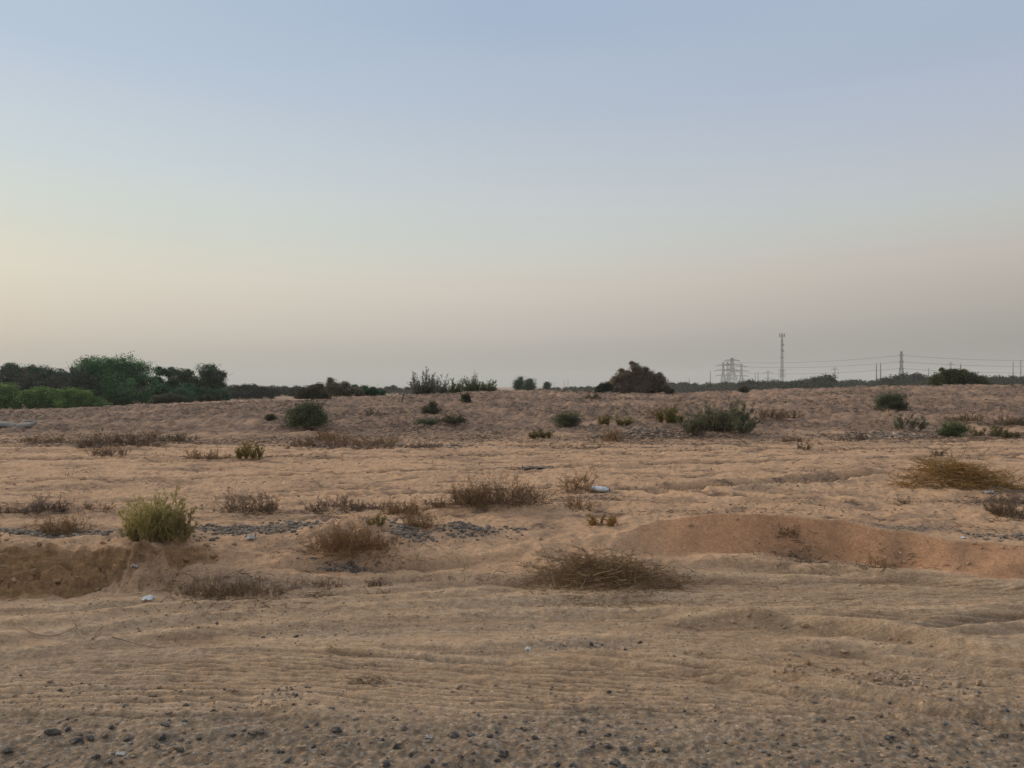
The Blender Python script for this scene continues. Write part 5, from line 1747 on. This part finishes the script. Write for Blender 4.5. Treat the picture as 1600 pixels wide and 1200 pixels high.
def crumple(name, px, py, w, h, mat, label, cat, seed):
    rng = np.random.default_rng(seed)
    x, y, z = ground_at(px, py)
    s = w / F * y
    hh = h / F * y
    n = 12
    u, v = np.meshgrid(np.linspace(-1, 1, n), np.linspace(-1, 1, n), indexing='ij')
    X = u * s / 2 * (1 + .25 * rng.normal(size=u.shape) * .4)
    Y = v * s * .35 + .02 * rng.normal(size=u.shape) * s
    Z = hh * (1 - .6 * (u * u + v * v)) * .6 + hh * .28 * rng.normal(size=u.shape)
    Z = np.maximum(Z, .001)
    top = np.stack([X, Y, Z], -1).reshape(-1, 3)
    idx = np.arange(n * n).reshape(n, n)
    Q = np.stack([idx[:-1, :-1], idx[1:, :-1], idx[1:, 1:], idx[:-1, 1:]], -1).reshape(-1, 4)
    V = np.vstack([top, top * np.array([.96, .96, 1]) - np.array([0, 0, max(.002, hh * .06)])])
    Q2 = Q[:, ::-1] + n * n
    o = obj(name, raw_mesh(name, V, np.vstack([Q, Q2])), mat, None, (x, y, z + .002))
    tagp(o, label, cat)


crumple("plastic_scrap", 232, 939, 17, 7, WHITE, "crumpled white plastic scrap in front of the low mat of dead brush", "litter", 1)
crumple("plastic_scrap", 825, 1016, 7, 6, WHITE, "small bright white scrap alone on the ruts at the centre", "litter", 2)
crumple("tin_lid", 392, 845, 15, 7, PALE, "pale round flattened scrap beside the dark rubble right of the yellow-green bush", "litter", 3)
crumple("plastic_scrap", 670, 1155, 12, 4, PALE, "pale slanting scrap among the dark stones near the bottom centre", "litter", 4)
crumple("plastic_scrap", 190, 1180, 14, 3, PALE, "pale thin sliver among the stones near the bottom left", "litter", 5)
crumple("plastic_scrap", 1545, 771, 16, 4, PALE, "torn pale plastic in front of the golden bush", "litter", 6)
crumple("plastic_scrap", 210, 888, 10, 5, PALE, "grey crumpled scrap on the lower ledge of the clay bank", "litter", 7)
crumple("plastic_scrap", 1504, 841, 8, 3, WHITE, "thin white scrap lying on the rim of the sand bank at the right", "litter", 8)
crumple("plastic_scrap", 153, 700, 6, 4, WHITE, "tiny white scrap in front of the grey-brown brush at the left", "litter", 9)
crumple("dark_cloth", 840, 733, 50, 3, simple_mat("grey rag", (.14, .12, .10), .9, .3, 30), "flat grey-brown strip of rag on the sand at the centre", "litter", 10)

# grey slabs at the left edge of the dune
M_SLAB = simple_mat("weathered board", (.17, .155, .135), .9, .25, 6, bump=.3)


def slab(px, py, D, lx, ly, th, rz, rx, label):
    x = (px - 800) / F * D
    z = H1(x, D)
    V = []
    n = 9
    rng = np.random.default_rng(int(px) + 50)
    for s in (0, 1):
        for i in range(n):
            for j in range(3):
                V.append(((i / (n - 1) - .5) * lx + rng.normal() * .01, (j / 2 - .5) * ly * (1 + .08 * rng.normal()), s * th + .008 * rng.normal() - (.06 if i in (5,) else 0)))
    q = []
    for s in (0, 1):
        for i in range(n - 1):
            for j in range(2):
                a = s * n * 3 + i * 3 + j
                f = (a, a + 3, a + 4, a + 1)
                q.append(f if s else f[::-1])
    for i in range(n - 1):
        for j in (0, 2):
            a = i * 3 + j
            f = (a, a + 3, a + 3 + n * 3, a + n * 3)
            q.append(f if j == 0 else f[::-1])
    for i in (0, n - 1):
        for j in range(2):
            a = i * 3 + j
            f = (a, a + 1, a + 1 + n * 3, a + n * 3)
            q.append(f[::-1] if i == 0 else f)
    o = obj("slab", raw_mesh("slab", V, q), M_SLAB, None, (x, D, z + .02))
    o.rotation_euler = (rx, .04, rz)
    tagp(o, label, "slab", "broken grey slabs on the sand")


xs_, ys_, _ = ground_at(16, 665)
slab(14, 664, ys_, 1.5, .8, .05, .30, .14, "larger grey broken slab lying at the left edge of the dune")
xs_, ys_, _ = ground_at(50, 660)
slab(52, 660, ys_, .8, .5, .04, .42, .10, "smaller grey broken slab at the right end of the larger slab")

# leaning post on the dune
x, y, z = ground_at(628, 629)
g = Geo()
g.tubes(np.array([[(0, 0, -.1), (.02, 0, .12), (.06, 0, .28), (.12, 0, .42)]]), np.array([[.035, .035, .03, .03]]), np.array((.07, .06, .05)), 6)
o = obj("wooden_post", g.mesh("wooden_post"), M_TWIG, None, (x, y, z))
tagp(o, "thin leaning wooden stake near the top of the dune", "post")

# bottle: white plastic, blue cap, lying with its cap to the right
M_BODY = simple_mat("bottle plastic", (.62, .66, .70), .15, .06, 40)
M_LABEL = simple_mat("bottle label", (.80, .80, .82), .4)
M_BLUE = simple_mat("blue plastic", (.03, .06, .20), .35)


def lathe(name, prof, mat, parent, sides=24, crush=0.0):
    rng = np.random.default_rng(3)
    K = len(prof)
    V = []
    for (u, r) in prof:
        for k in range(sides):
            t = 2 * math.pi * k / sides
            rr = r * (1 + crush * math.sin(3 * t + u * 40) + crush * .6 * math.sin(5 * t - u * 70))
            V.append((u, rr * math.cos(t), rr * math.sin(t)))
    idx = np.arange(K * sides).reshape(K, sides)
    nx = np.roll(idx, -1, axis=1)
    Q = np.stack([idx[:-1], idx[1:], nx[1:], nx[:-1]], -1).reshape(-1, 4)
    return obj(name, raw_mesh(name, V, Q, None, None, True), mat, parent)


x, y, z = ground_at(938, 769)
e = empty("plastic_bottle", (x, y, z + .042), -.12)
e.rotation_euler = (.3, .05, -.16)
tagp(e, "white plastic water bottle with a blue cap lying on the sand", "bottle")
Lb = 30 / F * y
s = Lb / .31
P_ = [(-.155, .001), (-.155, .030), (-.150, .040), (-.11, .043), (-.105, .040), (-.10, .043), (-.02, .042), (.05, .043), (.075, .041), (.105, .030), (.125, .016), (.135, .0135), (.14, .0135)]
lathe("body", [(a * s, b * s) for a, b in P_], M_BODY, e, crush=.04)
lathe("bottle_label", [(a * s, b * s) for a, b in [(-.075, .0435), (-.07, .0447), (.02, .0447), (.03, .0440)]], M_LABEL, e, crush=.035)
lathe("cap", [(a * s, b * s) for a, b in [(.138, .014), (.138, .0175), (.157, .0175), (.158, .001)]], M_BLUE, e)
# dark blue mark on the label
g = Geo()
t = np.linspace(-.5, .5, 7) + math.pi * 1.5 + .35
V = []
for u in (.0, .022):
    for k in t:
        V.append((u * s, .0462 * s * math.cos(k), -.0462 * s * math.sin(k) * -1))
idx = np.arange(14).reshape(2, 7)
Q = np.stack([idx[0, :-1], idx[0, 1:], idx[1, 1:], idx[1, :-1]], -1)
obj("label_mark", raw_mesh("label_mark", V, Q), M_BLUE, e)


# loose sticks
def stick(pts, r, col, label, name="stick", cat="stick", lift=.004):
    P = []
    for (a, b, dz) in pts:
        x, y, z = ground_at(a, b)
        P.append((x, y, z + r + lift + dz))
    P = np.array(_smooth3(P))
    g = Geo()
    k = len(P)
    g.tubes(P[None], np.linspace(r, r * .5, k)[None], np.array(col), 6)
    o = obj(name, g.mesh(name), M_TWIG)
    tagp(o, label, cat)


def _smooth3(p):
    for _ in range(2):
        q = [p[0]]
        for a, b in zip(p[:-1], p[1:]):
            a, b = np.array(a), np.array(b)
            q += [tuple(a * .75 + b * .25), tuple(a * .25 + b * .75)]
        q.append(p[-1])
        p = q
    return p


SC = (.28, .20, .13)
stick([(18, 974, 0), (32, 984, .02), (50, 995, .01), (80, 998, 0), (108, 990, .01), (128, 975, 0)], .004, SC, "long thin curved stick lying on the ruts near the left edge")
stick([(118, 984, .02), (124, 994, .02), (131, 1001, 0)], .006, SC, "short pale stick at the right end of the long curved one")
stick([(145, 1000, 0), (152, 992, .01), (161, 985, .01)], .005, SC, "short slanting stick right of the short pale one")
stick([(175, 999, 0), (195, 1004, .005), (230, 1012, 0), (260, 1013, 0)], .003, (.2, .14, .09), "thin dark twig lying on the ruts right of the long curved stick")
stick([(1024, 878, .03), (1032, 868, .10), (1036, 860, .12), (1030, 890, .06), (1020, 902, .02)][:1] + [(1030, 888, .05), (1020, 903, .0)], .007, (.34, .25, .16), "pale bent branch standing out of the right part of the big brush heap")
stick([(995, 900, .05), (1002, 896, .07), (1007, 893, .06)], .012, (.36, .27, .18), "short thick broken piece of wood on the big brush heap")
stick([(1030, 868, .08), (1036, 862, .12), (1027, 885, .08), (1021, 900, .02)], .006, (.33, .24, .15), "thin forked branch at the right end of the big brush heap")
stick([(840, 880, .06), (852, 900, .03), (862, 918, .0), (866, 925, 0)], .004, (.36, .26, .15), "straw-coloured stalk slanting down the left end of the big brush heap")
stick([(850, 878, .07), (860, 898, .04), (868, 922, .0)], .004, (.36, .26, .15), "second straw-coloured stalk at the left end of the big brush heap")
stick([(1020, 905, 0), (1035, 912, .02), (1048, 900, .02), (1055, 892, .01)], .005, (.25, .17, .11), "dark bent twig below the right end of the big brush heap")
stick([(1550, 765, .02), (1575, 772, .05), (1595, 780, .02), (1620, 790, 0)], .010, (.16, .13, .11), "dark bare branch in front of the golden bush at the right edge")
stick([(1540, 785, 0), (1562, 776, .05), (1590, 775, .03), (1615, 770, .04)], .009, (.18, .15, .13), "grey bare branch crossing the dark one at the right edge")
stick([(1130, 996, 0), (1150, 998, .004), (1162, 993, .004)], .003, (.30, .22, .15), "thin curved stem on the sand below the little hump right of centre")
print("sticks done")


# scattered stuff: pebbles, rubble, dry twig litter
def scatter_pebbles():
    rng = np.random.default_rng(21)
    lows, lowf = IV[:12], np.array([(0, 11, 5), (0, 5, 1), (0, 1, 7), (0, 7, 10), (0, 10, 11), (1, 5, 9), (5, 11, 4), (11, 10, 2), (10, 7, 6), (7, 1, 8), (3, 9, 4), (3, 4, 2), (3, 2, 6), (3, 6, 8), (3, 8, 9), (4, 9, 5), (2, 4, 11), (6, 2, 10), (8, 6, 7), (9, 8, 1)])
    XY, S, C = [], [], []

    def patch(x, y, rx, ry, n, s0, s1, cols, fl=.5):
        a = rng.normal(size=(n, 2)) * .6
        XY.append(np.stack([x + a[:, 0] * rx, y + a[:, 1] * ry], 1))
        S.append(s0 + (s1 - s0) * rng.random(n) ** 3)
        C.append(palette(rng, cols, n, .2))
    dark = [(.085, .085, .08), (.14, .135, .12), (.20, .185, .155), (.06, .06, .058)]
    tan = [(.38, .28, .19), (.30, .21, .14), (.24, .18, .13), (.18, .15, .12)]
    # roadside gravel
    n = 4200
    u = rng.random(n)
    y = 2.9 + 1.25 * u ** 1.3
    x = rng.uniform(-.72, .72, n) * y
    XY.append(np.stack([x, y], 1))
    S.append(.004 + .022 * rng.random(n) ** 4)
    C.append(palette(rng, dark + tan, n, .2))
    # ruts
    n = 9500
    y = 3.8 + 2.7 * rng.random(n)
    x = rng.uniform(-.72, .72, n) * y
    keep = vnoise(x * .9, y * 2.8, 77) > -.05 + .2 * rng.random(n)
    XY.append(np.stack([x, y], 1)[keep])
    S.append((.004 + .013 * rng.random(n) ** 5)[keep])
    C.append(palette(rng, tan + tan[:2] + dark[:2], n, .2)[keep])
    # field
    n = 5000
    y = 8.2 + 14 * rng.random(n) ** 1.5
    x = rng.uniform(-.72, .72, n) * y
    keep = vnoise(x * .7, y * 1.4, 79) > -.02 + .25 * rng.random(n)
    XY.append(np.stack([x, y], 1)[keep])
    S.append((.008 + .030 * rng.random(n) ** 4)[keep])
    C.append(palette(rng, [(.30, .20, .13), (.2, .145, .10), (.12, .09, .07)], n, .25)[keep])
    for (a, b, z, rx, ry, s) in GRAVEL:
        x, y = px2xy(a, b, z)
        patch(x, y, rx, ry, int(1500 * s * min(rx * ry * 6, 1.2)), .006, .05, dark + tan[2:])
    for (a, b, z, rx, ry, s) in FINE_GRAVEL:
        x, y = px2xy(a, b, z)
        patch(x, y, rx * 1.2, ry * 1.4, int(260 * s), .004, .016, dark + tan)
    for (a, b, rx, ry, n) in ((1010, 682, .9, .4, 900), (1370, 683, 1.2, .4, 700), (590, 697, 2.0, .4, 700)):
        x, y = px2xy(a, b, .25)
        patch(x, y, rx, ry, n, .03, .13, [(.18, .14, .11), (.26, .20, .155), (.33, .26, .20)])
    x, y = px2xy(1450, 1055, 0)
    patch((1380 - 800) / F * y, y, .5, .12, 260, .006, .025, tan[:2])
    XY = np.concatenate(XY)
    S = np.concatenate(S)
    C = np.concatenate(C)
    z = height(XY[:, 0].copy(), XY[:, 1].copy())[0]
    n = len(XY)
    sc = np.stack([.7 + .5 * rng.random(n), .6 + .5 * rng.random(n), .35 + .35 * rng.random(n)], 1)
    v = lows[None] * (1 + .18 * rng.normal(size=(n, 12, 1)))
    v = v * sc[:, None] * (S / 1.6)[:, None, None]
    a = rng.random(n) * 6.28
    ca, sa = np.cos(a)[:, None], np.sin(a)[:, None]
    vx = v[..., 0] * ca - v[..., 1] * sa
    vy = v[..., 0] * sa + v[..., 1] * ca
    V = np.stack([vx + XY[:, :1], vy + XY[:, 1:], v[..., 2] + z[:, None] + (S * .08)[:, None]], -1)
    T = (lowf[None] + (np.arange(n) * 12)[:, None, None]).reshape(-1, 3)
    me = raw_mesh("gravel", V.reshape(-1, 3), None, T, np.repeat(C, 12, axis=0))
    o = obj("gravel", me, M_STONE)
    tagp(o, "loose gravel, rubble chips and pebbles scattered over the sand", kind="stuff")


scatter_pebbles()


def scatter_litter():
    rng = np.random.default_rng(23)
    XY, Ln, C, Hh = [], [], [], []
    cols = [(.14, .10, .07), (.20, .14, .095), (.09, .068, .052), (.25, .18, .12)]
    # field twigs
    n = 7000
    y = 8 + 14 * rng.random(n) ** 1.3
    x = rng.uniform(-.72, .72, n) * y
    keep = fbm(x * .8, y * 2.0, 207, 3) > -.05 + .25 * rng.random(n)
    XY.append(np.stack([x, y], 1)[keep]); Ln.append((.03 + .09 * rng.random(n))[keep]); C.append(palette(rng, cols, n)[keep])
    # dune litter tufts
    n = 26000
    y = 18 + 34 * rng.random(n)
    x = rng.uniform(-.72, .72, n) * y
    keep = fbm(x * .22, y * .45, 201, 3) > -.22 + .35 * rng.random(n)
    XY.append(np.stack([x, y], 1)[keep]); Ln.append((.07 + .16 * rng.random(n))[keep]); C.append(palette(rng, cols[:1] + cols[2:3] + [(.12, .10, .07)], n)[keep])
    for (a, b, z, rx, ry, s) in LITTER:
        if b > 1030:
            continue
        x, y = px2xy(a, b, z)
        m = int(260 * s * min(3, 1 + rx * ry))
        q = rng.normal(size=(m, 2)) * .6
        XY.append(np.stack([x + q[:, 0] * rx, y + q[:, 1] * ry], 1))
        Ln.append((.03 + .08 * rng.random(m)) * (1 if y < 12 else 1.8)); C.append(palette(rng, cols, m))
    # under the near plants
    for (nm, kd, px, py, w, h, cc, tw, cat, lab, ex) in PLANTS:
        if py < 760:
            continue
        x, y = px2xy(px, py, .1 if py > 860 else .22)
        m = int(w * 2.2)
        q = rng.normal(size=(m, 2)) * .6
        W = w / F * y
        XY.append(np.stack([x + q[:, 0] * W * .55, y + .1 + q[:, 1] * W * .25], 1))
        Ln.append(.02 + .07 * rng.random(m)); C.append(palette(rng, tw, m))
    XY = np.concatenate(XY); Ln = np.concatenate(Ln); C = np.concatenate(C)
    z = height(XY[:, 0].copy(), XY[:, 1].copy())[0]
    n = len(XY)
    a = rng.random(n) * 6.28
    d = np.stack([np.cos(a), np.sin(a), .25 + .5 * rng.random(n) ** 2], 1)
    b0 = np.stack([XY[:, 0], XY[:, 1], z - .004], 1)
    P = curve(rng, b0, d, Ln, 3, .5, .25)
    r = np.maximum(.0012, XY[:, 1] / 769 * .33)
    g = Geo()
    g.tubes(P, np.stack([r, r * .9, r * .5], 1), C)
    o = obj("twig_litter", g.mesh("twig_litter"), M_TWIG)
    tagp(o, "fine dry twigs and plant litter strewn over the sand and dune", kind="stuff")


scatter_litter()


# ------------------------------------------------------------------ haze: one closed box round the whole scene
def haze_box():
    s, z0, z1 = 3900.0, -3.0, 70.0
    V = [(x, y, z) for z in (z0, z1) for y in (-s, s) for x in (-s, s)]
    Q = [(0, 2, 3, 1), (4, 5, 7, 6), (0, 1, 5, 4), (1, 3, 7, 5), (3, 2, 6, 7), (2, 0, 4, 6)]
    me = raw_mesh("haze", V, Q)
    m = bpy.data.materials.new("haze")
    m.use_nodes = True
    t = m.node_tree
    t.nodes.clear()
    out = t.nodes.new("ShaderNodeOutputMaterial")
    pv = t.nodes.new("ShaderNodeVolumePrincipled")
    pv.inputs["Color"].default_value = (.88, .93, .91, 1)
    pv.inputs["Density"].default_value = HAZE
    t.links.new(pv.outputs[0], out.inputs["Volume"])
    o = obj("haze", me, m)
    tagp(o, "thin dusty evening haze over the plain", kind="stuff")


HAZE = 0.00032
haze_box()
print("faces", sum(len(o.data.polygons) for o in scene.objects if o.type == 'MESH'))
